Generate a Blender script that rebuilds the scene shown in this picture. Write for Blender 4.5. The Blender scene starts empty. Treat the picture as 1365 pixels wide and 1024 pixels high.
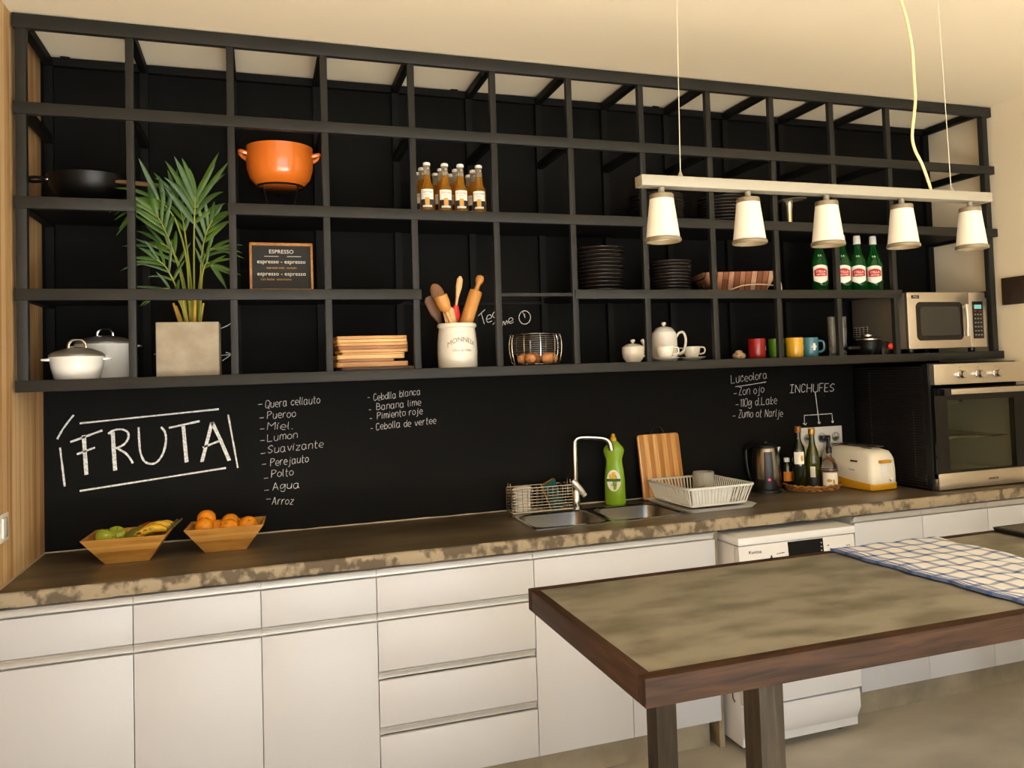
import bpy, bmesh, math, random
from mathutils import Vector, Matrix
random.seed(7)
PI = math.pi
SC = bpy.context.scene
COL = SC.collection

# ---------------------------------------------------------------- camera
cam_data = bpy.data.cameras.new('camera')
cam = bpy.data.objects.new('camera', cam_data)
COL.objects.link(cam)
yaw, pitch, roll = 0.3505, 0.0386, -0.0329
cF = Vector((math.sin(yaw)*math.cos(pitch), math.cos(yaw)*math.cos(pitch), math.sin(pitch)))
cR0 = Vector((math.cos(yaw), -math.sin(yaw), 0)); cU0 = cR0.cross(cF)
cR = cR0*math.cos(roll)+cU0*math.sin(roll); cU = -cR0*math.sin(roll)+cU0*math.cos(roll)
M = Matrix(((cR.x, cU.x, -cF.x, 0.712), (cR.y, cU.y, -cF.y, -3.5635), (cR.z, cU.z, -cF.z, 1.5056), (0, 0, 0, 1)))
cam.matrix_world = M
cam_data.sensor_width = 36
cam_data.lens = 36*1127.78/1365
cam_data.shift_x = (682.5-756.71)/1365
cam_data.shift_y = (448.30-512)/1365
cam_data.clip_start = 0.02
SC.camera = cam

# ---------------------------------------------------------------- world, lights, exposure
w = bpy.data.worlds.new('world'); SC.world = w; w.use_nodes = True
bg = w.node_tree.nodes['Background']
bg.inputs[0].default_value = (1.0, 0.97, 0.92, 1); bg.inputs[1].default_value = 0.6
def area(name, loc, target, sx, sy, power, color):
    d = bpy.data.lights.new(name, 'AREA'); d.shape = 'RECTANGLE'; d.size = sx; d.size_y = sy
    d.energy = power; d.color = color
    o = bpy.data.objects.new(name, d); COL.objects.link(o); o.location = loc
    o.rotation_euler = (Vector(target)-Vector(loc)).to_track_quat('-Z', 'Y').to_euler()
    return o
# daylight entering through the full-height glazed opening in the wall behind the camera
area('window_daylight', (1.1, -5.55, 1.36), (1.1, 0, 1.36), 4.2, 2.5, 92, (0.86, 0.97, 1.08))
# sun falling through that opening onto the floor behind the camera, bouncing up to the ceiling
sd = bpy.data.lights.new('sun', 'SUN'); sd.energy = 76; sd.angle = math.radians(1.5); sd.color = (0.88, 0.95, 1.04)
so_sun = bpy.data.objects.new('sun', sd); COL.objects.link(so_sun)
so_sun.rotation_euler = (Vector((-0.22, 0.62, -0.78))).to_track_quat('-Z', 'Y').to_euler()
SC.view_settings.view_transform = 'Standard'
SC.view_settings.look = 'None'
SC.view_settings.exposure = 0.42
SC.view_settings.gamma = 1.0
SC.view_settings.use_curve_mapping = False

# ---------------------------------------------------------------- mesh helpers
class MB:
    def __init__(self): self.v = []; self.f = []; self.mi = []
    def add(self, vs, fs, mi=0):
        n = len(self.v); self.v += [Vector(p) for p in vs]
        for f in fs: self.f.append([i+n for i in f]); self.mi.append(mi)
        return self
    def box(self, x0, x1, y0, y1, z0, z1, mi=0):
        if x1 < x0: x0, x1 = x1, x0
        if y1 < y0: y0, y1 = y1, y0
        if z1 < z0: z0, z1 = z1, z0
        vs = [(x0,y0,z0),(x1,y0,z0),(x1,y1,z0),(x0,y1,z0),(x0,y0,z1),(x1,y0,z1),(x1,y1,z1),(x0,y1,z1)]
        return self.add(vs, [(0,3,2,1),(4,5,6,7),(0,1,5,4),(1,2,6,5),(2,3,7,6),(3,0,4,7)], mi)
    def loft(self, loops, cap0=True, cap1=True, closed=True, mi=0):
        n = len(loops[0]); vs = [p for l in loops for p in l]; fs = []
        for k in range(len(loops)-1):
            for i in range(n if closed else n-1):
                j = (i+1) % n
                fs.append((k*n+i, k*n+j, (k+1)*n+j, (k+1)*n+i))
        if cap0: fs.append(tuple(range(n-1, -1, -1)))
        if cap1: fs.append(tuple((len(loops)-1)*n+i for i in range(n)))
        return self.add(vs, fs, mi)
    def lathe(self, prof, n=32, c=(0, 0, 0), cap0=True, cap1=True, mi=0):
        loops = [[(c[0]+r*math.cos(2*PI*i/n), c[1]+r*math.sin(2*PI*i/n), c[2]+z) for i in range(n)] for r, z in prof]
        return self.loft(loops, cap0, cap1, True, mi)
    def tube(self, pts, r, n=8, closed=False, caps=True, mi=0):
        pts = [Vector(p) for p in pts]; m = len(pts)
        rs = r if isinstance(r, (list, tuple)) else [r]*m
        loops = []; prev = None
        for i in range(m):
            if closed: t = pts[(i+1) % m]-pts[i-1]
            else: t = pts[min(i+1, m-1)]-pts[max(i-1, 0)]
            if t.length < 1e-9: t = Vector((0, 0, 1))
            t.normalize()
            if prev is None:
                a = Vector((0, 0, 1)) if abs(t.z) < .9 else Vector((1, 0, 0))
                u = a.cross(t).normalized()
            else:
                u = prev-t*prev.dot(t)
                if u.length < 1e-6: u = Vector((1, 0, 0)).cross(t)
                u.normalize()
            prev = u; b = t.cross(u)
            loops.append([pts[i]+(u*math.cos(2*PI*k/n)+b*math.sin(2*PI*k/n))*rs[i] for k in range(n)])
        if closed: loops.append(loops[0]); return self.loft(loops, False, False, True, mi)
        return self.loft(loops, caps, caps, True, mi)
    def ball(self, c, r, nu=20, nv=12, mi=0):
        r = (r, r, r) if not isinstance(r, (tuple, list)) else r
        loops = []
        for k in range(nv+1):
            a = -PI/2+PI*k/nv; cr = max(math.cos(a), 1e-3)
            loops.append([(c[0]+r[0]*cr*math.cos(2*PI*i/nu), c[1]+r[1]*cr*math.sin(2*PI*i/nu), c[2]+r[2]*math.sin(a)) for i in range(nu)])
        return self.loft(loops, True, True, True, mi)
    def xf(self, mat):
        self.v = [mat @ p for p in self.v]; return self
    def fn(self, f):
        self.v = [Vector(f(p)) for p in self.v]; return self
    def merge(self, o):
        n = len(self.v); self.v += o.v
        for f, m in zip(o.f, o.mi): self.f.append([i+n for i in f]); self.mi.append(m)
        return self

def rrect(cx, cy, hx, hy, r, z, n=5):
    r = min(r, hx-1e-4, hy-1e-4); out = []
    for q, (sx, sy) in enumerate(((1, 1), (-1, 1), (-1, -1), (1, -1))):
        for k in range(n+1):
            a = PI/2*q+PI/2*k/n
            out.append((cx+sx*(hx-r)+r*math.cos(a), cy+sy*(hy-r)+r*math.sin(a), z))
    return out
def oval(cx, cy, rx, ry, z, n=28):
    return [(cx+rx*math.cos(2*PI*i/n), cy+ry*math.sin(2*PI*i/n), z) for i in range(n)]
def smooth_path(pts, sub=6, closed=False):
    pts = [Vector(p) for p in pts]; n = len(pts); out = []
    if n < 3: return pts
    rng = n if closed else n-1
    for i in range(rng):
        if closed: p0, p1, p2, p3 = pts[i-1], pts[i], pts[(i+1) % n], pts[(i+2) % n]
        else: p0, p1, p2, p3 = pts[max(i-1, 0)], pts[i], pts[i+1], pts[min(i+2, n-1)]
        for k in range(sub):
            t = k/sub
            out.append(.5*((2*p1)+(p2-p0)*t+(2*p0-5*p1+4*p2-p3)*t*t+(3*p1-p0-3*p2+p3)*t*t*t))
    if not closed: out.append(pts[-1])
    return out

def obj(name, mb, mats, parent=None, loc=None, rotz=0, bevel=0, ang=38):
    me = bpy.data.meshes.new(name)
    me.from_pydata([tuple(p) for p in mb.v], [], mb.f)
    ms = mats if isinstance(mats, (list, tuple)) else [mats]
    for m in ms: me.materials.append(m)
    for p, mi in zip(me.polygons, mb.mi): p.material_index = mi
    bm = bmesh.new(); bm.from_mesh(me)
    bmesh.ops.recalc_face_normals(bm, faces=bm.faces)
    if bevel:
        es = [e for e in bm.edges if len(e.link_faces) == 2 and e.calc_face_angle(0) > 0.7]
        if es: bmesh.ops.bevel(bm, geom=es, offset=bevel, segments=2, profile=.5, affect='EDGES')
    bm.to_mesh(me); bm.free()
    for p in me.polygons: p.use_smooth = True
    me.set_sharp_from_angle(angle=math.radians(ang))
    o = bpy.data.objects.new(name, me); COL.objects.link(o)
    if parent is not None: o.parent = parent
    if loc is not None: o.location = loc
    o.rotation_euler = (0, 0, rotz)
    return o
def tag(o, label=None, cat=None, group=None, kind=None):
    if label: o['label'] = label
    if cat: o['category'] = cat
    if group: o['group'] = group
    if kind: o['kind'] = kind
    return o
def thing(name, label, cat, loc=(0, 0, 0), rotz=0, group=None):
    o = bpy.data.objects.new(name, None); COL.objects.link(o)
    o.empty_display_size = .05
    o.location = loc; o.rotation_euler = (0, 0, rotz)
    return tag(o, label, cat, group)
def dup(root, loc, rotz=0, label=None, group=None):
    r = root.copy(); COL.objects.link(r); r.location = loc; r.rotation_euler = (root.rotation_euler[0], root.rotation_euler[1], rotz)
    if label: r['label'] = label
    if group: r['group'] = group
    for ch in list(root.children):
        c = ch.copy(); COL.objects.link(c); c.parent = r
        for g in list(ch.children):
            d = g.copy(); COL.objects.link(d); d.parent = c
    return r
def struct(name, mb, mat, **k): return tag(obj(name, mb, mat, **k), kind='structure')

def text_mb(s, size, depth=.0004, align='CENTER', shear=0, space=1.0):
    """lettering in the local XZ plane (facing -Y), baseline at z=0"""
    cu = bpy.data.curves.new('lettering', 'FONT'); cu.body = s; cu.size = size; cu.extrude = depth
    cu.align_x = align; cu.shear = shear; cu.space_character = space; cu.resolution_u = 2
    o = bpy.data.objects.new('lettering', cu); COL.objects.link(o)
    bpy.context.view_layer.update()
    me = bpy.data.meshes.new_from_object(o.evaluated_get(bpy.context.evaluated_depsgraph_get()))
    mb = MB(); mb.add([(v.co.x, -v.co.z, v.co.y) for v in me.vertices], [tuple(p.vertices) for p in me.polygons])
    bpy.data.objects.remove(o); bpy.data.curves.remove(cu); bpy.data.meshes.remove(me)
    return mb
def wrap(mb, R, z=0, ang0=-PI/2, cx=0, cy=0):
    """wrap flat lettering (x across, y depth, z up) around a vertical cylinder facing ang0"""
    def f(p):
        a = ang0+p.x/R; r = R-p.y
        return (cx+r*math.cos(a), cy+r*math.sin(a), z+p.z)
    return mb.fn(f)
def band(R0, z0, R1, z1, a0, a1, n=14, t=.0004, cx=0, cy=0, mi=0):
    """a label patch wrapped on a cylinder between angles"""
    mb = MB(); lo = []; 
    for R, z in ((R0, z0), (R1, z1)):
        lo.append([(cx+(R+t)*math.cos(a0+(a1-a0)*i/n), cy+(R+t)*math.sin(a0+(a1-a0)*i/n), z) for i in range(n+1)])
    return mb.loft(lo, False, False, False, mi)

# ---------------------------------------------------------------- materials
def S(r, g, b):
    f = lambda c: (c/255/12.92) if c/255 <= .04045 else ((c/255+.055)/1.055)**2.4
    return (f(r), f(g), f(b), 1)
MATS = {}
def mat(name, c, rough=.5, metal=0, c2=None, scale=8, stretch=(1, 1, 1), bump=0, bscale=None, spec=.5, trans=0, ior=1.45, alpha=1, emit=None, estr=0, sss=0, coat=0, detail=6, lo=.35, hi=.65, rvar=0):
    if name in MATS: return MATS[name]
    m = bpy.data.materials.new(name); m.use_nodes = True; nt = m.node_tree; N = nt.nodes; L = nt.links
    b = N['Principled BSDF']
    b.inputs['Base Color'].default_value = c; b.inputs['Roughness'].default_value = rough; b.inputs['Metallic'].default_value = metal
    b.inputs['Specular IOR Level'].default_value = spec; b.inputs['Transmission Weight'].default_value = trans; b.inputs['IOR'].default_value = ior
    b.inputs['Alpha'].default_value = alpha; b.inputs['Coat Weight'].default_value = coat
    if sss: b.inputs['Subsurface Weight'].default_value = sss; b.inputs['Subsurface Radius'].default_value = (.02, .01, .006)
    if emit: b.inputs['Emission Color'].default_value = emit; b.inputs['Emission Strength'].default_value = estr
    if c2 or bump or rvar:
        tc = N.new('ShaderNodeTexCoord'); mp = N.new('ShaderNodeMapping'); mp.inputs['Scale'].default_value = stretch
        L.new(tc.outputs['Object'], mp.inputs['Vector'])
        no = N.new('ShaderNodeTexNoise'); no.inputs['Scale'].default_value = scale; no.inputs['Detail'].default_value = detail
        L.new(mp.outputs[0], no.inputs['Vector'])
        if c2:
            rp = N.new('ShaderNodeValToRGB'); rp.color_ramp.elements[0].color = c; rp.color_ramp.elements[1].color = c2
            rp.color_ramp.elements[0].position = lo; rp.color_ramp.elements[1].position = hi
            L.new(no.outputs['Fac'], rp.inputs[0]); L.new(rp.outputs[0], b.inputs['Base Color'])
        if rvar:
            mr = N.new('ShaderNodeMapRange'); mr.inputs['To Min'].default_value = max(rough-rvar, .02); mr.inputs['To Max'].default_value = min(rough+rvar, 1)
            L.new(no.outputs['Fac'], mr.inputs['Value']); L.new(mr.outputs[0], b.inputs['Roughness'])
        if bump:
            src = no
            if bscale:
                src = N.new('ShaderNodeTexNoise'); src.inputs['Scale'].default_value = bscale; src.inputs['Detail'].default_value = 5
                L.new(mp.outputs[0], src.inputs['Vector'])
            bu = N.new('ShaderNodeBump'); bu.inputs['Strength'].default_value = bump; bu.inputs['Distance'].default_value = .005
            L.new(src.outputs['Fac'], bu.inputs['Height']); L.new(bu.outputs[0], b.inputs['Normal'])
    MATS[name] = m
    return m
def plank_mat(name, cols, axis, width, grain_stretch, rough=.5, offset=0, seam=.03, alt=False, seamcol=None, spec=.5):
    """boards of one width side by side along an axis, each board its own tone, with long grain"""
    m = bpy.data.materials.new(name); m.use_nodes = True; nt = m.node_tree; N = nt.nodes; L = nt.links
    b = N['Principled BSDF']; b.inputs['Roughness'].default_value = rough; b.inputs['Specular IOR Level'].default_value = spec
    tc = N.new('ShaderNodeTexCoord'); sp = N.new('ShaderNodeSeparateXYZ'); L.new(tc.outputs['Object'], sp.inputs[0])
    dv = N.new('ShaderNodeMath'); dv.operation = 'MULTIPLY_ADD'; dv.inputs[1].default_value = 1/width; dv.inputs[2].default_value = offset+100
    L.new(sp.outputs['XYZ'.index(axis)], dv.inputs[0])
    fl = N.new('ShaderNodeMath'); fl.operation = 'FLOOR'; L.new(dv.outputs[0], fl.inputs[0])
    wn = N.new('ShaderNodeTexWhiteNoise'); wn.noise_dimensions = '1D'; L.new(fl.outputs[0], wn.inputs['W'])
    mp = N.new('ShaderNodeMapping'); mp.inputs['Scale'].default_value = grain_stretch; L.new(tc.outputs['Object'], mp.inputs[0])
    ad = N.new('ShaderNodeVectorMath'); ad.operation = 'ADD'; L.new(mp.outputs[0], ad.inputs[0]); L.new(wn.outputs['Color'], ad.inputs[1])
    no = N.new('ShaderNodeTexNoise'); no.inputs['Scale'].default_value = 1; no.inputs['Detail'].default_value = 8; no.inputs['Distortion'].default_value = .6
    L.new(ad.outputs[0], no.inputs['Vector'])
    mx = N.new('ShaderNodeMath'); mx.operation = 'MULTIPLY_ADD'; mx.inputs[1].default_value = .55; L.new(wn.outputs['Value'], mx.inputs[0])
    hf = N.new('ShaderNodeMath'); hf.operation = 'MULTIPLY_ADD'; hf.inputs[1].default_value = 1.1; hf.inputs[2].default_value = -.32; L.new(no.outputs['Fac'], hf.inputs[0])
    L.new(hf.outputs[0], mx.inputs[2])
    if alt:
        md = N.new('ShaderNodeMath'); md.operation = 'MODULO'; md.inputs[1].default_value = 2; L.new(fl.outputs[0], md.inputs[0])
        m5 = N.new('ShaderNodeMath'); m5.operation = 'MULTIPLY_ADD'; m5.inputs[1].default_value = 1.0; L.new(md.outputs[0], m5.inputs[0]); 
        w5 = N.new('ShaderNodeMath'); w5.operation = 'MULTIPLY'; w5.inputs[1].default_value = .15; L.new(wn.outputs['Value'], w5.inputs[0]); L.new(w5.outputs[0], m5.inputs[2])
        L.new(m5.outputs[0], mx.inputs[0])
    rp = N.new('ShaderNodeValToRGB'); el = rp.color_ramp.elements
    while len(el) < len(cols): el.new(.5)
    for i, c in enumerate(cols): el[i].position = i/(len(cols)-1); el[i].color = c
    L.new(mx.outputs[0], rp.inputs[0])
    fr = N.new('ShaderNodeMath'); fr.operation = 'FRACT'; L.new(dv.outputs[0], fr.inputs[0])
    lt = N.new('ShaderNodeMath'); lt.operation = 'LESS_THAN'; lt.inputs[1].default_value = seam; L.new(fr.outputs[0], lt.inputs[0])
    mc = N.new('ShaderNodeMix'); mc.data_type = 'RGBA'; L.new(lt.outputs[0], mc.inputs[0]); L.new(rp.outputs[0], mc.inputs[6])
    mc.inputs[7].default_value = seamcol or tuple(x*.35 for x in cols[0][:3])+(1,)
    L.new(mc.outputs[2], b.inputs['Base Color'])
    bu = N.new('ShaderNodeBump'); bu.inputs['Strength'].default_value = .15; bu.inputs['Distance'].default_value = .002
    L.new(no.outputs['Fac'], bu.inputs['Height']); L.new(bu.outputs[0], b.inputs['Normal'])
    MATS[name] = m
    return m
BLACKBOARD = mat('blackboard_paint', S(13, 12, 10), .7, c2=S(16, 15, 13), scale=2.5, bump=.05, bscale=60, spec=.12)
FRAME_BLACK = mat('black_steel_paint', S(37, 36, 32), .5, c2=S(42, 40, 36), scale=6, bump=.04, bscale=90, spec=.28)
SHADED_BLACK = mat('black_paint_shaded', S(18, 17, 15), .6, spec=.15)  # frame paint darkened for boards and set-back bars; shade is in the colour
CEIL = mat('cream_ceiling_paint', S(242, 227, 199), .9, c2=S(239, 223, 193), scale=1.2, bump=.05, bscale=3, spec=.1)
WALLP = mat('pale_wall_paint', S(236, 222, 194), .85, c2=S(231, 216, 186), scale=2, spec=.15)
FLOORM = mat('polished_concrete_floor', S(190, 183, 168), .42, c2=S(152, 145, 130), scale=2.2, stretch=(1, 1.6, 1), bump=.06, bscale=14, detail=10, lo=.3, hi=.72)
CONC_TOP = mat('dark_sealed_concrete', S(106, 94, 74), .36, c2=S(72, 62, 47), scale=4, stretch=(.6, 1.6, 1), bump=.08, bscale=25, detail=10, rvar=.1)
CONC_EDGE = mat('rough_cast_edge', S(92, 80, 62), .8, c2=S(150, 135, 110), scale=22, stretch=(1, 1, .8), bump=.6, bscale=30, detail=6, lo=.41, hi=.53)
CONC_TABLE = mat('waxed_table_concrete', S(106, 101, 88), .42, c2=S(139, 134, 121), scale=6, stretch=(1, 1.8, 1), bump=.09, bscale=18, detail=12, lo=.34, hi=.56, rvar=.08)
CONC_POT = mat('planter_concrete', S(170, 158, 138), .85, c2=S(150, 138, 118), scale=14, bump=.2, bscale=70, spec=.2, detail=9)
WHITE_LAC = mat('white_lacquer', S(187, 188, 190), .38, spec=.4)
WHITE_IN = mat('white_melamine', S(205, 198, 186), .6)
ALU = mat('satin_aluminium', S(196, 196, 192), .38, .55)
DARK_GAP = mat('dark_gap', S(20, 19, 17), .9)
WOOD_DK = plank_mat('dark_stained_timber', [S(34, 23, 15), S(68, 47, 32), S(104, 75, 53)], 'Y', 3.0, (5, 60, 60), .6, seam=0, spec=.15)
WOOD_DK_Y = plank_mat('dark_stained_timber_side', [S(34, 24, 17), S(64, 46, 34), S(96, 72, 54)], 'X', 3.0, (60, 5, 60), .6, seam=0, spec=.15)
WOOD_LEG = plank_mat('weathered_leg_timber', [S(30, 25, 18), S(60, 52, 41), S(98, 87, 70)], 'X', 3.0, (60, 60, 5), .65, seam=0, spec=.2)
WOOD_WALL = plank_mat('pine_board_wall', [S(150, 104, 60), S(204, 158, 104), S(224, 188, 138), S(234, 204, 160)], 'Y', .052, (1, 26, 1.8), .55, offset=.2, seam=.035)
BAMBOO = plank_mat('bamboo_bowl_wood', [S(152, 100, 38), S(192, 138, 62), S(210, 160, 84)], 'Z', .022, (7, 30, 60), .45, seam=0)
CHROME = mat('chrome', S(205, 203, 198), .12, 1)
STEEL = mat('brushed_steel', S(140, 137, 130), .24, 1, rvar=.05, scale=60, stretch=(1, 30, 30))
STEEL_APP = mat('appliance_steel', S(206, 198, 184), .3, .9, rvar=.05, scale=50, stretch=(1, 1, 40))
BLK = mat('black_plastic', S(18, 17, 16), .3)
BLKM = mat('black_matt_metal', S(24, 23, 22), .5, .2)
IRON = mat('black_iron', S(26, 24, 22), .35, .6)
CERAM = mat('cream_ceramic', S(236, 228, 210), .22, coat=.3)
CERAM_W = mat('white_ceramic', S(240, 236, 226), .22, coat=.3)
GREYLID = mat('grey_enamel_lid', S(112, 106, 96), .3, coat=.3)
ORANGE_EN = mat('orange_enamel', S(220, 112, 34), .22, coat=.5)
GLASS = mat('clear_glass', (1, 1, 1, 1), .03, trans=1, ior=1.45)
GLASS_GREEN = mat('green_bottle_glass', S(20, 92, 34), .06, trans=.55, ior=1.45)
PLATE = mat('black_stoneware', S(52, 45, 40), .3, coat=.4)
CHALK = mat('white_chalk', S(250, 248, 242), .95, c2=S(206, 202, 194), scale=120, spec=0)
WHITEP = mat('white_plastic', S(232, 228, 218), .4)
PAPER = mat('white_paper_label', S(240, 234, 218), .6)
RED = mat('red_ink', S(188, 34, 26), .5)
INK = mat('dark_ink', S(40, 36, 32), .6)
GOLDINK = mat('gold_ink', S(206, 150, 62), .5)
NAVY = mat('navy_ink', S(30, 38, 52), .5)

# ================================================================ THE SETTING
XL, XR, ZC = -0.03, 4.12, 2.725
YB = -5.6
struct('floor', MB().box(XL-.1, XR+.1, YB-.1, .1, -.1, 0), FLOORM)
struct('ceiling', MB().box(XL-.1, XR+.1, YB-.1, .1, ZC, ZC+.1), CEIL)
wall_back = struct('wall_back', MB().box(XL-.1, XR+.1, 0, .1, 0, ZC), BLACKBOARD)
struct('wall_left', MB().box(XL-.1, XL, YB, 0, 0, ZC), WOOD_WALL)
struct('wall_right', MB().box(XR, XR+.1, YB, 0, 0, ZC), WALLP)
rear = MB().box(XL, XR, YB-.1, YB, 2.66, ZC).box(XL, XL+.2, YB-.1, YB, 0, 2.66).box(XR-.2, XR, YB-.1, YB, 0, 2.66)
struct('wall_rear', rear, WALLP)
struct('baseboard_back', MB().box(XL, 2.36, -.54, -.50, 0, .112).box(3.0, XR, -.54, -.50, 0, .112), mat('concrete_plinth', S(150, 140, 118), .7, c2=S(126, 116, 96), scale=7, bump=.1))
caulk = MB()
rc = random.Random(3)
pts = [(x*.06+XL, -.002, .9005+rc.uniform(0, .0015)) for x in range(0, 60)]
caulk.tube(pts, [rc.uniform(.002, .0042) for _ in pts], 6)
struct('trim_1', caulk, mat('pale_sealant', S(190, 176, 150), .8))
struct('trim_2', MB().box(XL, XL+.004, -.6, 0, .9, .904), MATS['pale_sealant'])
struct('trim_3', MB().box(2.385, 2.408, -.575, -.05, 0, .853), mat('bare_render_pier', S(150, 134, 104), .85, c2=S(118, 104, 80), scale=10, bump=.2))

# ---------------------------------------------------------------- chalk writing on the black wall
GL = {
'a': ('45 36 16 05 03 12 32 44', '46 43 52'), 'b': ('08 02', '04 26 45 43 22 03'), 'c': ('45 26 05 03 22 43'), 'd': ('48 42', '45 26 05 03 22 44'),
'e': ('04 44 45 26 05 03 22 42',), 'g': ('45 26 05 03 23 45', '46 41 20 01'), 'h': ('08 02', '04 26 45 42'), 'i': ('06 02', '07 17'), 'j': ('26 21 10 00', '27 37'),
'k': ('08 02', '36 04 32'), 'l': ('08 03 12',), 'm': ('06 02', '04 16 26 35 32', '34 46 56 65 62'), 'n': ('06 02', '04 16 36 45 42'), 'o': ('26 05 03 22 43 45 26',),
'r': ('06 02', '04 16 36'), 't': ('18 13 22 32', '06 36'), 'u': ('06 03 12 32 44', '46 42'), 'v': ('06 22 46',), 'z': ('06 46', '46 02', '02 42'),
'Q': ('28 07 03 22 53 57 28', '34 51'), 'P': ('02 08', '08 38 57 46 25 05'), 'M': ('02 08', '08 35', '35 68', '68 62'), 'L': ('08 02', '02 52'), 'S': ('57 38 17 06 25 44 43 22 03',),
'A': ('02 28', '28 52', '14 44'), 'C': ('47 28 07 03 22 43',), 'B': ('02 08', '08 37 46 35 05', '35 54 53 32 02'), 'Z': ('08 48', '48 02', '02 42'), 'N': ('02 08', '08 52', '52 58'),
'T': ('08 58', '38 32'), 'I': ('08 48', '28 22', '02 42'), 'H': ('08 02', '58 52', '05 55'), 'U': ('08 03 22 32 53 58',), 'F': ('02 08', '08 48', '05 35'), 'E': ('08 02', '08 48', '02 42', '05 35'),
'1': ('07 18', '18 12'), '0': ('28 07 03 22 43 47 28',), '.': ('02 12',), '-': ('05 35',), ' ': (),
}
GL['c'] = ('45 26 05 03 22 43',)
def glyph(ch):
    out = []; wmax = 0
    for s in GL[ch]:
        p = [(int(q[0]), int(q[1])-2) for q in s.split()]
        wmax = max(wmax, max(a for a, _ in p)); out.append(p)
    return out, wmax if ch != ' ' else 2.2
def chalk_line(mb, r, radius=.0013, rnd=random.Random(11)):
    """one handwritten word line from baseline start to end on the wall plane"""
    t, x0, z0, x1, z1, hgt, dash = r
    gl = [glyph(c) for c in t]
    total = sum(wd+1.9 for _, wd in gl)-1.9
    Ln = math.hypot(x1-x0, z1-z0); sx = Ln/total; ca, sa = (x1-x0)/Ln, (z1-z0)/Ln; k = hgt/6; u = 0
    for st, wd in gl:
        jz = rnd.uniform(-.25, .25)
        for s in st:
            P = [((u+a+rnd.uniform(-.12, .12))*sx, (b+jz+rnd.uniform(-.15, .15))*k) for a, b in s]
            P = [(x0+a*ca-b*sa+b*.12, -.0006, z0+a*sa+b*ca) for a, b in P]
            P = smooth_path(P, 4)
            mb.tube(P, [radius*rnd.uniform(.75, 1.15) for _ in P], 5)
        u += wd+1.9
    if dash: mb.tube([(a, -.0006, b) for a, b in dash], radius, 5)
def strokes(mb, L, radius, sm=True, rnd=random.Random(5)):
    for s in L:
        P = [(a, -.0006, b) for a, b in s]
        if len(P) == 2: P = [Vector(P[0]).lerp(Vector(P[1]), i/8) for i in range(9)]
        elif sm: P = smooth_path(P, 5)
        mb.tube(P, [radius*rnd.uniform(.8, 1.15) for _ in P], 6)
    return mb
def flat(mb): return mb.fn(lambda p: (p.x, max(p.y, -.0015) if p.y < 0 else -.0001, p.z))
def chalk_part(label, mb):
    return tag(obj('chalk_writing', flat(mb), CHALK, wall_back), label)
FRUTA = [[(0.055, 1.297), (0.16, 1.334)], [(0.096, 1.319), (0.103, 1.173)], [(0.076, 1.251), (0.135, 1.272)], [(0.191, 1.324), (0.198, 1.182)], [(0.179, 1.32), (0.2, 1.333), (0.226, 1.334), (0.245, 1.321), (0.245, 1.298), (0.229, 1.276), (0.201, 1.264)], [(0.21, 1.263), (0.236, 1.245), (0.254, 1.219), (0.26, 1.205)], [(0.281, 1.339), (0.283, 1.287), (0.286, 1.246), (0.298, 1.212), (0.32, 1.199), (0.343, 1.205), (0.364, 1.237), (0.374, 1.282), (0.371, 1.315), (0.358, 1.336)], [(0.385, 1.331), (0.493, 1.351)], [(0.432, 1.335), (0.442, 1.196)], [(0.534, 1.344), (0.496, 1.194)], [(0.534, 1.344), (0.564, 1.271), (0.594, 1.192)], [(0.502, 1.249), (0.562, 1.271)]]
FRAME = [[(0.086, 1.364), (0.562, 1.394)], [(0.084, 1.116), (0.584, 1.165)], [(0.013, 1.31), (0.035, 1.351), (0.067, 1.396)], [(0.022, 1.279), (0.036, 1.136)], [(0.595, 1.371), (0.627, 1.162)]]
L1 = [('Quera cellauto', 0.733, 1.39, 0.939, 1.401, 0.03, [(0.705, 1.405), (0.721, 1.406)]), ('Pueroo', 0.738, 1.347, 0.844, 1.35, 0.029, [(0.71, 1.352), (0.726, 1.353)]), ('Miel.', 0.738, 1.303, 0.833, 1.303, 0.029, [(0.711, 1.308), (0.727, 1.309)]), ('Lumon', 0.737, 1.258, 0.85, 1.266, 0.029, [(0.711, 1.263), (0.727, 1.263)]), ('Suavizante', 0.738, 1.212, 0.948, 1.223, 0.029, [(0.712, 1.212), (0.729, 1.213)]), ('Perejauto', 0.747, 1.16, 0.89, 1.167, 0.029, [(0.715, 1.169), (0.731, 1.17)]), ('Polto', 0.75, 1.114, 0.831, 1.118, 0.029, [(0.722, 1.114), (0.738, 1.115)]), ('Agua', 0.754, 1.064, 0.853, 1.068, 0.029, [(0.723, 1.067), (0.739, 1.067)]), ('Arroz', 0.75, 1.009, 0.829, 1.004, 0.029, [(0.729, 1.032), (0.745, 1.032)])]
L2 = [('Cebdlla blanca', 1.154, 1.401, 1.346, 1.418, 0.028, [(1.129, 1.414), (1.138, 1.415)]), ('Banana lime', 1.164, 1.362, 1.347, 1.374, 0.028, [(1.133, 1.364), (1.142, 1.364)]), ('Pimiento roje', 1.166, 1.323, 1.353, 1.338, 0.028, [(1.136, 1.328), (1.145, 1.328)]), ('Cebolla de vertee', 1.161, 1.28, 1.409, 1.294, 0.028, [(1.138, 1.287), (1.147, 1.287)])]
L3 = [('Luceolora', 2.844, 1.411, 3.045, 1.429, 0.037, None), ('Zon ojo', 2.884, 1.352, 3.024, 1.359, 0.037, [(2.856, 1.36), (2.872, 1.361)]), ('110g d.Lake', 2.89, 1.296, 3.095, 1.301, 0.037, [(2.864, 1.306), (2.88, 1.307)]), ('Zumo ot Narlje', 2.877, 1.245, 3.125, 1.237, 0.037, [(2.845, 1.253), (2.861, 1.253)])]
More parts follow.
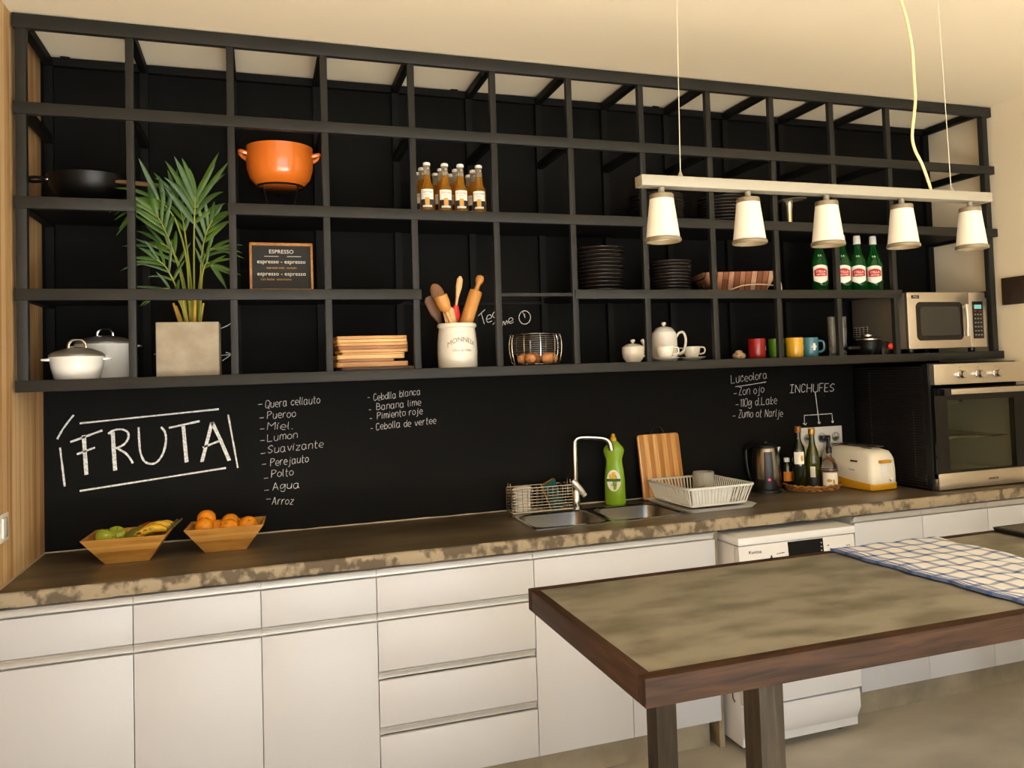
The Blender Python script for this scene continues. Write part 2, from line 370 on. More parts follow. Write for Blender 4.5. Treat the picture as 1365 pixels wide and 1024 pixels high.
L4 = [('INCHUFES', 3.173, 1.35, 3.437, 1.349, 0.04, None)]
L5 = [('Tea', 1.628, 1.712, 1.692, 1.747, 0.047, None), ('Time', 1.671, 1.696, 1.765, 1.72, 0.034, None)]
UL = [[(2.866, 1.393), (2.946, 1.4), (3.039, 1.41)]]
FORK = [[(3.323, 1.347), (3.338, 1.192)], [(3.251, 1.191), (3.252, 1.236), (3.417, 1.237), (3.42, 1.193)], [(3.243, 1.197), (3.257, 1.189), (3.264, 1.198)], [(3.33, 1.198), (3.339, 1.189), (3.346, 1.198)], [(3.412, 1.199), (3.42, 1.191), (3.426, 1.2)]]
CLOCK = [[(1.843, 1.738), (1.84, 1.727), (1.834, 1.717), (1.825, 1.711), (1.815, 1.709), (1.805, 1.711), (1.796, 1.718), (1.791, 1.728), (1.789, 1.739), (1.792, 1.75), (1.798, 1.76), (1.806, 1.766), (1.817, 1.768), (1.827, 1.766), (1.835, 1.759), (1.841, 1.75), (1.843, 1.738)], [(1.807, 1.762), (1.818, 1.737), (1.816, 1.754)]]
ARROW = [[(0.562, 1.602), (0.608, 1.605)], [(0.591, 1.614), (0.608, 1.605), (0.578, 1.582)], [(0.568, 1.706), (0.597, 1.718), (0.615, 1.732)], [(0.337, 1.612), (0.35, 1.617)]]
TEA = [[(1.603, 1.745), (1.637, 1.775)], [(1.619, 1.761), (1.632, 1.712)], [(1.642, 1.731), (1.664, 1.739), (1.661, 1.751), (1.648, 1.748), (1.642, 1.731), (1.649, 1.719), (1.667, 1.725)], [(1.689, 1.765), (1.676, 1.762), (1.67, 1.748), (1.68, 1.738), (1.69, 1.751), (1.689, 1.765), (1.696, 1.741)], [(1.669, 1.709), (1.687, 1.724)], [(1.713, 1.703), (1.719, 1.723), (1.725, 1.707), (1.732, 1.726), (1.738, 1.71)], [(1.743, 1.719), (1.761, 1.727), (1.756, 1.738), (1.745, 1.734), (1.741, 1.72), (1.751, 1.713), (1.765, 1.72)]]

mb = strokes(MB(), FRUTA, .0042); off = [[(a+.0065, b+.001) for a, b in s] for s in FRUTA if abs(s[0][1]-s[-1][1]) > .08]
strokes(mb, off, .0034)
chalk_part('large white chalk word FRUTA', mb)
chalk_part('hand-drawn chalk frame around the word FRUTA', strokes(MB(), FRAME, .0036))
for lab, L in (('tall chalk shopping list right of the word FRUTA', L1), ('short four-line chalk list in the middle of the wall', L2), ('chalk list with an underlined heading above the kettle', L3), ('chalk word INCHUFES above the wall sockets', L4)):
    mb = MB()
    for r in L: chalk_line(mb, r, .00105 if L is not L4 else .0016)
    if L is L3: strokes(mb, UL, .0017); strokes(mb, [[(2.888, 1.442), (2.893, 1.444)], [(2.905, 1.444), (2.91, 1.446)]], .0016)
    chalk_part(lab, mb)
chalk_part('chalk words Tea Time beside the wire egg basket', strokes(MB(), TEA, .0014))
chalk_part('three-way chalk arrow under INCHUFES', strokes(MB(), FORK, .0021, False))
chalk_part('small chalk clock face after Tea Time', strokes(MB(), CLOCK, .0017, False))
chalk_part('chalk arrow and line behind the concrete planter', strokes(MB(), ARROW, .0018))

# ---------------------------------------------------------------- light switch on the timber wall
t = thing('light_switch', 'white light switch on the timber wall at the left edge', 'switch', (XL, -.545, 1.08))
obj('plate', MB().box(0, .008, -.05, .05, -.042, .042), WHITEP, t, bevel=.002)
obj('rocker', MB().box(.008, .012, -.026, .026, -.03, .03), CERAM_W, t, bevel=.0015)
# brown board on the right wall
t = thing('wall_board', 'dark brown square board fixed to the pale right wall', 'board', (XR, -.53, 1.81))
obj('panel', MB().box(-.018, 0, -.09, .09, -.065, .065), mat('dark_brown_wood', S(58, 42, 30), .5, c2=S(48, 34, 24), scale=9), t, bevel=.002)

# ================================================================ BLACK STEEL SHELVING
SP = .3169; XE = 4.074; D = .41
ZT = [1.5247, 1.8202, 2.1211, 2.4299, 2.7201]; ZBm = [1.4876, 1.7832, 2.0818, 2.3903, 2.6733]
px = [i*SP for i in range(12)]+[XE]
sh = thing('shelving_unit', 'black steel grid shelving running the whole length of the blackboard wall', 'shelving', (0, 0, 0))
for i, x in enumerate(px):
    h = .0155 if i in (0, 12) else .012
    obj('upright', MB().box(x-h, x+h, -D-.008, -D+2*h-.008, ZBm[0]+.01, ZT[4]-.01), FRAME_BLACK, sh, bevel=.0012)
    obj('wall_upright', MB().box(x-.014, x+.014, -.026, -.001, ZBm[0]+.01, ZT[4]-.01), SHADED_BLACK, sh)
    for z in (3, 4):
        obj('crossbar', MB().box(x-.013, x+.013, -D+.02, -.02, ZT[z]-.034, ZT[z]-.002), SHADED_BLACK, sh, bevel=.001)
for z in (0, 1, 2):
    for x in ((0, XE) if z != 1 else (0, XE)):
        obj('side_rail', MB().box(x-.013, x+.013, -D+.02, -.02, ZBm[z]+.004, ZT[z]-.002), SHADED_BLACK, sh)
def beam(x0, x1, z, zb=None):
    obj('beam', MB().box(x0, x1, -.4235, -.399, zb or ZBm[z], ZT[z]), FRAME_BLACK, sh, bevel=.0015)
beam(-.022, 4.113, 4); beam(-.02, 4.117, 3); beam(-.02, .331, 2); beam(.62, 4.117, 2)
beam(-.02, 1.286, 1); beam(1.899, 3.517, 1); beam(-.02, 4.118, 0)
obj('wall_rail', MB().box(-.014, XE+.01, -.026, -.001, 2.69, 2.72), SHADED_BLACK, sh)
obj('thin_rail', MB().box(5*SP, 6*SP, -.414, -.4, 1.795, 1.807), FRAME_BLACK, sh)
obj('thin_rail', MB().box(4*SP, 6*SP, -.02, -.006, 1.795, 1.807), SHADED_BLACK, sh)
for x0, x1, z in ((-.014, XE+.03, 0), (-.014, SP, 1), (2*SP, 4*SP, 1), (6*SP, 11*SP+.01, 1), (-.014, SP, 2), (2*SP, XE+.03, 2)):
    obj('shelf_board', MB().box(x0, x1, -.399, -.003, ZT[z]-.022, ZT[z]-.001), SHADED_BLACK, sh)
for x in (0.04, 4*SP+.24, 7*SP+.25):
    obj('ceiling_bracket', MB().box(x, x+.03, -.03, -.001, 2.715, 2.7245), SHADED_BLACK, sh)
Z0, Z1, Z2 = ZT[0], ZT[1], ZT[2]

# ================================================================ WORKTOP, SINK, CABINETS
YF = -.6185
wt = thing('worktop', 'long dark concrete worktop with a chipped pale front edge', 'worktop', (0, 0, 0))
xs = [XL, 1.70, 2.33, XR]; ys = [YF, -.468, -.152, 0]
top = MB()
for i in range(3):
    for j in range(3):
        if i == 1 and j == 1: continue
        for z, fl in ((.9, 0), (.853, 1)):
            top.add([(xs[i], ys[j], z), (xs[i+1], ys[j], z), (xs[i+1], ys[j+1], z), (xs[i], ys[j+1], z)], [(0, 1, 2, 3)])
for a, b in (((1.70, -.468), (2.33, -.468)), ((2.33, -.468), (2.33, -.152)), ((2.33, -.152), (1.70, -.152)), ((1.70, -.152), (1.70, -.468))):
    top.add([(a[0], a[1], .853), (b[0], b[1], .853), (b[0], b[1], .9), (a[0], a[1], .9)], [(0, 1, 2, 3)])
obj('slab', top, CONC_TOP, wt)
re = random.Random(4); fe = MB(); n = 160
loops = []
for k in range(n+1):
    x = XL+.001+(XR-XL-.002)*k/n; j = lambda s: re.uniform(-s, s)
    loops.append([(x, YF+.012, .8999), (x, YF+.003+j(.0012), .8985+j(.0006)), (x, YF-.001+j(.0016), .889+j(.002)), (x, YF-.001+j(.0018), .875), (x, YF+j(.0018), .862+j(.002)), (x, YF+.003+j(.002), .853+j(.0015)), (x, YF+.012, .853)])
obj('front_edge', fe.loft(loops, False, False, False), CONC_EDGE, wt, ang=60)

def rail(parent, x0, x1, z1, z0):
    mb = MB(); yf = -.6
    prof = [(yf+.002, z1), (yf-.002, z1-.003), (yf-.001, z1-.006), (yf+.008, z1-.009), (yf+.011, z0+.006), (yf+.011, z0), (yf+.03, z0), (yf+.03, z1)]
    mb.loft([[(x0, y, z) for y, z in prof], [(x1, y, z) for y, z in prof]])
    return obj('handle_rail', mb, ALU, parent)
def front(parent, name, x0, x1, z1, z0, rl=True):
    o = obj(name, MB().box(x0+.0012, x1-.0012, -.6, -.581, z0, z1-.031 if rl else z1), WHITE_LAC, parent, bevel=.0012)
    if rl: rail(o, x0+.0012, x1-.0012, z1, z1-.026)
    return o
def cabinet(x0, x1, label, kind):
    t = thing('base_cabinet', label, 'cabinet', (0, 0, 0), 0, None)
    c = MB().box(x0, x0+.016, -.58, -.02, .112, .852).box(x1-.016, x1, -.58, -.02, .112, .852).box(x0, x1, -.578, -.02, .112, .128).box(x0, x1, -.03, -.02, .112, .852)
    c.box(x0+.016, x1-.016, -.574, -.56, .64, .852) if kind != 'sink' else c.box(x0+.016, x1-.016, -.576, -.56, .812, .852)
    obj('carcass', c, WHITE_IN, t)
    if kind == 'drawers':
        for a, b in ((.847, .6985), (.697, .5005), (.499, .3145), (.313, .116)): front(t, 'drawer', x0, x1, a, b)
    elif kind == 'sink':
        front(t, 'fascia', x0, x1, .847, .6985)
        xm = (x0+x1)/2
        front(t, 'door', x0, xm, .697, .116); front(t, 'door', xm, x1, .697, .116)
    else:
        front(t, 'drawer', x0, x1, .847, .6985); front(t, 'door', x0, x1, .697, .116)
    return t
cabinet(XL+.004, .331, 'white drawer-and-door base cabinet at the far left by the timber wall', 'door')
cabinet(.331, .704, 'white drawer-and-door base cabinet under the bowl of oranges', 'door')
cabinet(.704, 1.074, 'white drawer-and-door base cabinet next to the four-drawer unit', 'door')
cabinet(1.074, 1.635, 'wide white base cabinet with four drawers left of the sink', 'drawers')
cabinet(1.635, 2.384, 'widest white base cabinet, with two doors, under the sink', 'sink')
cabinet(3.05, 3.41, 'white base cabinet right of the dishwasher', 'door')
cabinet(3.41, 3.779, 'white base cabinet under the left half of the oven', 'door')
cabinet(3.779, XR-.004, 'white base cabinet in the right corner under the oven', 'door')

# sink
sk = thing('sink', 'double-bowl stainless steel sink set into the worktop', 'sink', (0, 0, .9))
rim = MB(); n5 = 6
for cx, hx in ((1.8475, .166), (2.18, .1665)):
    rim.loft([rrect(cx, -.31, hx, .178, .006, .0005, n5), rrect(cx, -.31, hx, .178, .006, .003, n5), rrect(cx, -.31, hx-.014, .155, .05, .003, n5), rrect(cx, -.31, hx-.019, .15, .05, -.002, n5)], False, False)
obj('rim', rim, STEEL, sk)
for cx, hx in ((1.8475, .166), (2.18, .1665)):
    b = MB(); H = hx-.019
    b.loft([rrect(cx, -.31, H, .15, .05, -.002, n5), rrect(cx, -.31, H-.006, .144, .05, -.11, n5), rrect(cx, -.31, H-.018, .132, .045, -.132, n5), rrect(cx, -.31, H-.035, .115, .04, -.138, n5), rrect(cx, -.31, .028, .028, .0279, -.14, n5)], False, True)
    bo = obj('bowl', b, STEEL, sk)
    obj('drain', MB().lathe([(.03, -.139), (.03, -.136), (.022, -.136), (.018, -.1385)], 24, (cx, -.31, 0)), CHROME, bo)
# tap
fa = thing('kitchen_tap', 'tall chrome swivel tap with a lever behind the sink', 'tap', (1.991, -.105, .9))
obj('base', MB().lathe([(.024, 0), (.024, .006), (.019, .01), (.019, .075), (.017, .08)], 24), CHROME, fa)
obj('spout', MB().tube(smooth_path([(0, 0, .07), (0, 0, .2), (.001, 0, .275), (.008, -.002, .298), (.03, -.006, .306), (.09, -.02, .303), (.13, -.03, .296), (.15, -.034, .278), (.158, -.036, .245)], 6), .0115, 14), CHROME, fa)
lv = MB().loft([oval(0, 0, .011, .011, 0, 16), oval(0, 0, .015, .012, .03, 16), oval(0, 0, .014, .010, .075, 16), oval(0, 0, .008, .006, .088, 16)])
lv.xf(Matrix.Translation((.036, -.012, .055)) @ Matrix.Rotation(math.radians(-38), 4, 'Y'))
obj('lever', lv, mat('pale_metal', S(208, 204, 196), .3, .6), fa)
obj('lever_joint', MB().tube([(.012, -.004, .06), (.036, -.012, .062)], .011, 12), BLKM, fa)

# dish wire rack with sponge
wr = thing('sink_caddy', 'chrome wire sink caddy standing left of the tap', 'rack', (1.835, -.075, .9))
m_ = MB(); hx, hy = .135, .045
for k in range(9):
    z = .006+k*.0125
    m_.tube([(-hx, -hy, z), (hx, -hy, z), (hx, hy, z), (-hx, hy, z)], .0016 if k < 8 else .0028, 6, True)
obj('side_wires', m_, CHROME, wr)
m_ = MB()
for k in range(13): x = -hx+2*hx*k/12; m_.tube([(x, -hy, .106), (x, -hy, .004), (x, hy, .004), (x, hy, .106)], .0014, 6)
for k in range(5): y = -hy+2*hy*k/4; m_.tube([(-hx, y, .106), (-hx, y, .004), (hx, y, .004), (hx, y, .106)], .0014, 6)
obj('upright_wires', m_, CHROME, wr)
m_ = MB()
for sx in (-1, 1): m_.tube(smooth_path([(sx*hx, -.02, .106), (sx*hx, -.018, .128), (sx*hx, 0, .133), (sx*hx, .018, .128), (sx*hx, .02, .106)], 4), .0022, 6)
obj('end_loops', m_, CHROME, wr)
sp = thing('dish_sponge', 'green and yellow scouring sponge standing tilted in the wire caddy', 'sponge', (1.915, -.085, .908))
sp.rotation_euler = (0, math.radians(-22), math.radians(12))
obj('foam', MB().box(-.032, .032, .0, .016, .0, .125), mat('yellow_foam', S(206, 150, 40), .9, c2=S(180, 124, 28), scale=90, bump=.5), sp, bevel=.002)
obj('scouring_pad', MB().box(-.032, .032, -.008, .0, .0, .125), mat('green_scourer', S(26, 84, 76), .95, c2=S(18, 64, 58), scale=120, bump=.6), sp, bevel=.002)
cl = obj('dish_cloth', MB().loft([rrect(0, 0, .034, .02, .008, z, 4) for z in (.0, .03, .06)]+[rrect(.002, 0, .036, .022, .01, .1, 4), rrect(.004, .002, .03, .016, .01, .106, 4)]), mat('white_cloth', S(222, 216, 204), .9, c2=S(200, 194, 182), scale=40, bump=.4), loc=(1.755, -.075, .907))
tag(cl, 'folded white dish cloth in the left end of the wire caddy', 'cloth')

# washing-up liquid
so = thing('detergent_bottle', 'green washing-up liquid bottle with a yellow cap behind the sink', 'bottle', (2.183, -.085, .9), math.radians(-32))
pr = [(.040, .024, 0), (.046, .028, .006), (.046, .028, .05), (.045, .027, .11), (.041, .025, .15), (.036, .022, .18), (.036, .022, .2), (.044, .026, .225), (.047, .027, .238), (.043, .026, .25), (.024, .016, .272), (.014, .012, .282)]
lo = [oval(0, 0, a, b, z, 28) for a, b, z in pr]
obj('body', MB().loft(lo), mat('green_detergent_plastic', S(142, 182, 40), .3, trans=.15, sss=.15), so)
obj('cap', MB().lathe([(.014, .28), (.014, .292), (.009, .298), (.008, .31), (.002, .312)], 18), mat('yellow_cap', S(226, 170, 24), .4), so)
lb = MB(); N_ = 24
lb.add([(.031*math.cos(2*PI*i/N_), -.0285+.0115*(math.cos(2*PI*i/N_)**2)*.42, .108+.047*math.sin(2*PI*i/N_)) for i in range(N_)], [tuple(range(N_))])
lab = obj('label', lb, PAPER, so)
l2 = MB().box(-.03, .03, -.0292, -.0262, .104, .116); obj('label_band', l2, mat('label_green', S(40, 92, 40), .5), lab)
l3 = MB()
for i in range(9): l3.ball((random.uniform(-.014, .014), -.029, .118+random.uniform(0, .024)), (.006, .0012, .006), 8, 5)
obj('label_flowers', l3, mat('label_yellow', S(220, 176, 50), .5), lab)
obj('label_text', text_mb('ECO', .012).xf(Matrix.Translation((0, -.0295, .085))), INK, lab)

# cutting board leaning on the wall
STRIPE = plank_mat('striped_bamboo', [S(160, 104, 48), S(188, 130, 68), S(226, 178, 108)], 'X', .0235, (80, 80, 6), .45, offset=.3, seam=0, alt=True)
cb = thing('cutting_board', 'striped bamboo cutting board leaning against the wall right of the sink', 'chopping board', (2.437, -.062, .9), 0)
cb.rotation_euler = (math.radians(-9.5), 0, math.radians(3))
b = MB(); lp = [(p[0], 0, p[1]+.148) for p in rrect(0, 0, .108, .148, .014, 0, 5)]
b.loft([[(x, -.0075, z) for x, _, z in lp], [(x, .0075, z) for x, _, z in lp]])
obj('panel', b, STRIPE, cb, bevel=.0025)
obj('ring', MB().tube([(.034*math.cos(a), 0, .297+.034*math.sin(a)) for a in [PI*k/14 for k in range(15)]], .0035, 8), BLKM, cb)

# dish drainer
DRP = mat('cloudy_white_plastic', S(240, 238, 230), .4, trans=.2, sss=.1)
dr = thing('dish_drainer', 'cloudy white plastic dish drainer on its drip tray right of the sink', 'dish rack', (2.50, -.275, .9), math.radians(2))
t_ = MB().loft([rrect(0, 0, .158, .186, .03, 0, 4), rrect(0, 0, .172, .198, .03, .014, 4), rrect(0, 0, .168, .194, .03, .014, 4), rrect(0, 0, .155, .182, .03, .006, 4)], True, True)
obj('drip_tray', t_, DRP, dr)
t_ = MB().loft([rrect(0, 0, .160, .185, .03, .100, 4), rrect(0, 0, .166, .191, .03, .100, 4), rrect(0, 0, .166, .191, .03, .092, 4), rrect(0, 0, .159, .184, .03, .092, 4), rrect(0, 0, .154, .179, .03, .1, 4), rrect(0, 0, .160, .185, .03, .100, 4)], False, False)
obj('rim', t_, DRP, dr)
t_ = MB()
def ring_pt(s, z, g):
    hx, hy = .134+.024*g, .158+.024*g; P = 4*(hx+hy); u = s*P
    if u < 2*hx: return (-hx+u, -hy, z)
    u -= 2*hx
    if u < 2*hy: return (hx, -hy+u, z)
    u -= 2*hy
    if u < 2*hx: return (hx-u, hy, z)
    return (-hx, hy-(u-2*hx), z)
for k in range(84): t_.tube([ring_pt(k/84, .02, 0), ring_pt(k/84, .096, 1)], .0032, 4)
obj('slats', t_, DRP, dr)
t_ = MB().loft([rrect(0, 0, .138, .162, .02, .018, 4), rrect(0, 0, .138, .162, .02, .026, 4), rrect(0, 0, .132, .156, .02, .026, 4)], True, True)
obj('floor_grid', t_, DRP, dr)
obj('side_panel', MB().loft([[(-.128, -.158, .024), (.05, -.158, .024), (.05, -.154, .024), (-.128, -.154, .024)], [(-.14, -.176, .094), (.06, -.176, .094), (.06, -.172, .094), (-.14, -.172, .094)]]), DRP, dr)
jr = obj('plastic_tub', MB().lathe([(.038, 0), (.043, .004), (.047, .05), (.048, .1), (.046, .105), (.046, .1), (.045, .05), (.04, .006)], 26, cap1=True), mat('clear_plastic', S(226, 224, 214), .15, trans=.75, ior=1.2), loc=(2.545, -.235, .928))
tag(jr, 'upturned clear plastic tub standing in the white dish drainer', 'tub')
jr = thing('drinking_glass', 'glass lying in the front corner of the white dish drainer', 'glass', (2.41, -.36, .955), .5)
jr.rotation_euler = (math.radians(80), 0, .6)
obj('body', MB().lathe([(.022, 0), (.026, .002), (.033, .08), (.0315, .08), (.024, .006)], 22), GLASS, jr)
on = obj('red_onion', MB().lathe([(.003, -.025), (.018, -.02), (.026, -.004), (.02, .014), (.006, .022), (.003, .032)], 18), mat('onion_skin', S(92, 34, 36), .35), loc=(2.565, -.315, .952)); on.rotation_euler = (0, 1.2, .4)
tag(on, 'small dark red onion in front of the clear tub in the drainer', 'onion')

# electric kettle
kt = thing('electric_kettle', 'brushed steel and black electric kettle beside the tray of bottles', 'kettle', (2.945, -.115, .9), math.radians(-22))
obj('power_base', MB().lathe([(.074, 0), (.074, .012), (.066, .018)], 32), BLK, kt)
obj('body', MB().lathe([(.066, .018), (.069, .024), (.068, .08), (.064, .15), (.058, .2), (.056, .205)], 36), STEEL, kt)
obj('lid', MB().lathe([(.056, .205), (.052, .216), (.03, .224), (.012, .226), (.01, .232), (.002, .233)], 30), BLK, kt)
obj('handle', MB().tube(smooth_path([(-.05, .0, .212), (-.085, 0, .21), (-.105, 0, .19), (-.104, 0, .12), (-.09, 0, .06), (-.066, 0, .04)], 5), [.012]*26, 10).xf(Matrix.Rotation(-.75, 4, 'Z')), BLK, kt)
g = MB().loft([[(R*math.cos(a), R*math.sin(a), z) for a in [-PI/2-.32+.64*k/8 for k in range(9)]] for R, z in ((.0695, .06), (.069, .1), (.066, .15), (.0615, .19))], False, False, False)
obj('water_window', g, BLK, kt)
g = MB().loft([[(R*math.cos(a), R*math.sin(a), z) for a in [-PI/2-.42+.84*k/8 for k in range(9)]] for R, z in ((.0705, .02), (.0702, .06))], False, False, False)
pan_ = obj('switch_panel', g, BLK, kt)
obj('power_light', MB().ball((0, -.0705, .062), (.008, .003, .006), 12, 8), mat('red_light', S(200, 30, 50), .3, emit=(1, .1, .2, 1), estr=.4), pan_)
obj('spout', MB().loft([oval(.05, 0, .012, .02, .175, 14), oval(.058, 0, .014, .02, .195, 14), oval(.062, 0, .014, .018, .208, 14)]), STEEL, kt)

# wicker tray
WICK = mat('wicker', S(112, 70, 28), .6, c2=S(172, 118, 58), scale=60, bump=.4)
tr = thing('wicker_tray', 'round shallow wicker tray under the oil bottles', 'tray', (3.172, -.15, .9))
obj('floor', MB().lathe([(.118, 0), (.122, .006), (.118, .007)], 40), WICK, tr)
t_ = MB()
for k in range(3):
    t_.tube([((.122+.004*k)*math.cos(2*PI*i/96), (.122+.004*k)*math.sin(2*PI*i/96), .006+.0085*k+.003*math.sin(PI*i*.5+k*PI)) for i in range(96)], .0058, 7, True)
obj('woven_rim', t_, WICK, tr)

def bottle(name, label, loc, prof, gmat, capdef, rotz=0, liquid=None, group=None, cat='bottle'):
    t = thing(name, label, cat, loc, rotz, group)
    obj('body', MB().lathe(prof, 28), gmat, t)
    if liquid: obj('contents', MB().lathe(liquid[0], 24), liquid[1], t)
    cp, cm = capdef
    obj('cap', MB().lathe(cp, 20), cm, t)
    return t
DKGREEN = mat('dark_olive_glass', S(26, 34, 12), .06, trans=.25, coat=.5)
OLIVE = mat('olive_green_glass', S(70, 76, 16), .06, trans=.35, coat=.5)
GOLDCAP = mat('gold_cap', S(196, 146, 60), .3, .7)
BRONZE = mat('bronze_cap', S(160, 104, 52), .35, .6)
zt = .907
t = bottle('oil_bottle', 'tall dark oil bottle with white label and bronze cap on the wicker tray', (3.105, -.15, zt), [(.028, 0), (.031, .004), (.031, .17), (.027, .195), (.014, .22), (.012, .235), (.012, .27)], DKGREEN, ([(.015, .262), (.0155, .264), (.0155, .288), (.013, .291)], BRONZE), rotz=-.55)
obj('label', band(.031, .115, .031, .172, -PI/2-.8, -PI/2+.75), PAPER, t)
obj('label_emblem', MB().ball((.012, -.0295, .143), (.007, .002, .016), 10, 8), mat('label_ochre', S(196, 162, 60), .6), t)
t = bottle('oil_bottle', 'olive green oil bottle with a gold cap in the middle of the wicker tray', (3.178, -.155, zt), [(.030, 0), (.033, .004), (.033, .13), (.028, .165), (.016, .2), (.0135, .22), (.013, .255)], OLIVE, ([(.0155, .25), (.016, .252), (.016, .274), (.014, .277)], GOLDCAP), rotz=-.55)
obj('label', band(.033, .05, .033, .1, -PI/2-.45, -PI/2+.25), mat('round_badge', S(214, 208, 190), .6), t)
obj('label_base', band(.033, .004, .033, .062, -PI/2-.9, -PI/2+.9, t=.0003), mat('black_label', S(22, 20, 16), .5), t)
t = bottle('syrup_bottle', 'short clear bottle with black pourer and pink contents on the wicker tray', (3.235, -.205, zt), [(.036, 0), (.039, .004), (.039, .085), (.037, .105), (.026, .13), (.014, .142), (.012, .155), (.012, .165)], GLASS, ([(.014, .16), (.014, .185), (.008, .19), (.006, .208), (.010, .222), (.009, .236), (.003, .24)], BLK), rotz=-.6, liquid=([(.034, .003), (.037, .006), (.037, .078), (.034, .079)], mat('pink_sauce', S(190, 130, 92), .5)))
obj('label', band(.039, .006, .039, .072, -PI/2-1.0, -PI/2+1.0), PAPER, t)
obj('label_art', MB().ball((-.004, -.0385, .036), (.013, .0015, .008), 10, 6).ball((.014, -.0365, .03), (.008, .0015, .012), 10, 6), mat('label_gold', S(196, 160, 50), .6), t)
obj('collar', MB().lathe([(.0395, .078), (.0398, .08), (.0395, .083)], 26, cap0=False, cap1=False), BLK, t)
t = bottle('sauce_bottle', 'slim sauce bottle with a red neck band and black cap on the wicker tray', (3.225, -.09, zt), [(.026, 0), (.028, .004), (.028, .1), (.024, .125), (.015, .15), (.013, .18)], mat('pale_glass', S(200, 190, 170), .1, trans=.6), ([(.0145, .18), (.0145, .2), (.012, .202)], BLK))
obj('neck_band', MB().lathe([(.0165, .15), (.0155, .18), (.013, .181)], 22), mat('red_band', S(196, 48, 24), .5), t)
t = bottle('spice_bottle', 'small bottle with an orange label at the left back of the wicker tray', (3.078, -.09, zt), [(.022, 0), (.024, .004), (.024, .1), (.015, .115), (.013, .12)], DKGREEN, ([(.0145, .12), (.0145, .138), (.012, .14)], WHITEP))
obj('label', band(.024, .03, .024, .075, -PI/2-1.4, -PI/2+.6), mat('orange_label', S(206, 120, 30), .6), t)

# wall sockets with plug
ws = thing('wall_socket', 'white wall socket panel with a black plug, behind the oil bottles', 'socket', (3.345, 0, 1.10))
obj('plate', MB().box(-.123, .123, -.009, 0, -.075, .075), mat('white_socket_plate', S(214, 210, 200), .5), ws, bevel=.003)
for k, x in enumerate((-.082, 0, .082)):
    s_ = obj('socket_well', MB().lathe([(.026, .0), (.026, .002), (.021, .002), (.02, -.001)], 24).xf(Matrix.Translation((x, -.009, .02)) @ Matrix.Rotation(PI/2, 4, 'X')), mat('socket_grey', S(176, 172, 162), .5), ws)
obj('plug', MB().box(-.02, .026, -.045, -.011, .008, .034), BLK, ws, bevel=.004)
obj('plug_cable', MB().tube(smooth_path([(.002, -.04, .01), (.0, -.044, -.02), (-.01, -.03, -.08), (-.02, -.02, -.16), (-.06, -.02, -.197)], 5), .0035, 8), BLK, ws)
obj('hook_mark', MB().tube(smooth_path([(.075, -.0095, .028), (.08, -.0095, .04), (.095, -.0095, .038), (.093, -.0095, .025), (.085, -.0095, .022), (.082, -.0095, .01)], 4), .0012, 5), INK, ws)

# toaster
TOW = mat('cream_toaster_plastic', S(232, 224, 204), .35)
MUST = mat('mustard_plastic', S(200, 146, 24), .4)
to = thing('toaster', 'long cream toaster with a mustard base next to the oven', 'toaster', (3.392, -.205, .9), math.radians(3))
def tsec(y, hw, h, z0=.006): return [(x, y, z) for x, z in ((-hw*.93, z0), (-hw, z0+.03), (-hw*.99, h*.55), (-hw*.9, h*.85), (-hw*.72, h*.97), (-hw*.4, h), (hw*.4, h), (hw*.72, h*.97), (hw*.9, h*.85), (hw*.99, h*.55), (hw, z0+.03), (hw*.93, z0))]
obj('body', MB().loft([tsec(-.178, .062, .15), tsec(-.17, .074, .168), tsec(-.15, .08, .182), tsec(-.05, .084, .196), tsec(.06, .084, .196), tsec(.15, .08, .182), tsec(.17, .07, .165)]), TOW, to, ang=45)
def bsec(y, hw, h): return [(-hw, y, 0.004), (-hw*1.02, y, h), (hw*1.02, y, h), (hw, y, .004)]
obj('base', MB().loft([bsec(-.181, .062, .03), bsec(-.172, .0765, .034), bsec(-.15, .0825, .036), bsec(-.06, .0865, .042), bsec(.06, .0865, .055), bsec(.15, .0825, .06), bsec(.172, .072, .055)]), MUST, to, bevel=.003)
obj('feet', MB().box(-.06, -.03, -.15, -.12, 0, .006).box(.03, .06, -.15, -.12, 0, .006).box(-.06, -.03, .12, .15, 0, .006).box(.03, .06, .12, .15, 0, .006), MUST, to)
obj('bread_slots', MB().box(-.036, -.012, -.12, .13, .19, .1975).box(.012, .036, -.12, .13, .19, .1975), BLK, to)
obj('slot_surround', MB().loft([rrect(0, 0, .05, .142, .02, .1955, 4), rrect(0, 0, .046, .138, .02, .1975, 4)], False, False), mat('grey_plastic', S(150, 142, 126), .5), to)
sl = obj('lever_track', MB().box(-.018, .018, -.1805, -.172, .06, .128), WHITEP, to, bevel=.003)
obj('lever', MB().box(-.032, .032, -.196, -.172, .126, .14), MUST, to, bevel=.004)
obj('knob', MB().lathe([(.009, 0), (.009, .01), (.006, .012)], 16).xf(Matrix.Translation((.036, -.178, .05)) @ Matrix.Rotation(PI/2, 4, 'X')), WHITEP, to)
bt = MB()
for k in range(3): bt.box(-.0855, -.0815, -.095+.016*k, -.084+.016*k, .128, .136)
obj('button', bt, BLK, to)
lg = text_mb('Taurus', .014).xf(Matrix.Translation((-.0858, -.06, .088)) @ Matrix.Rotation(-PI/2, 4, 'Z'))
obj('logo', lg, mat('pale_ink', S(150, 142, 126), .6), to)

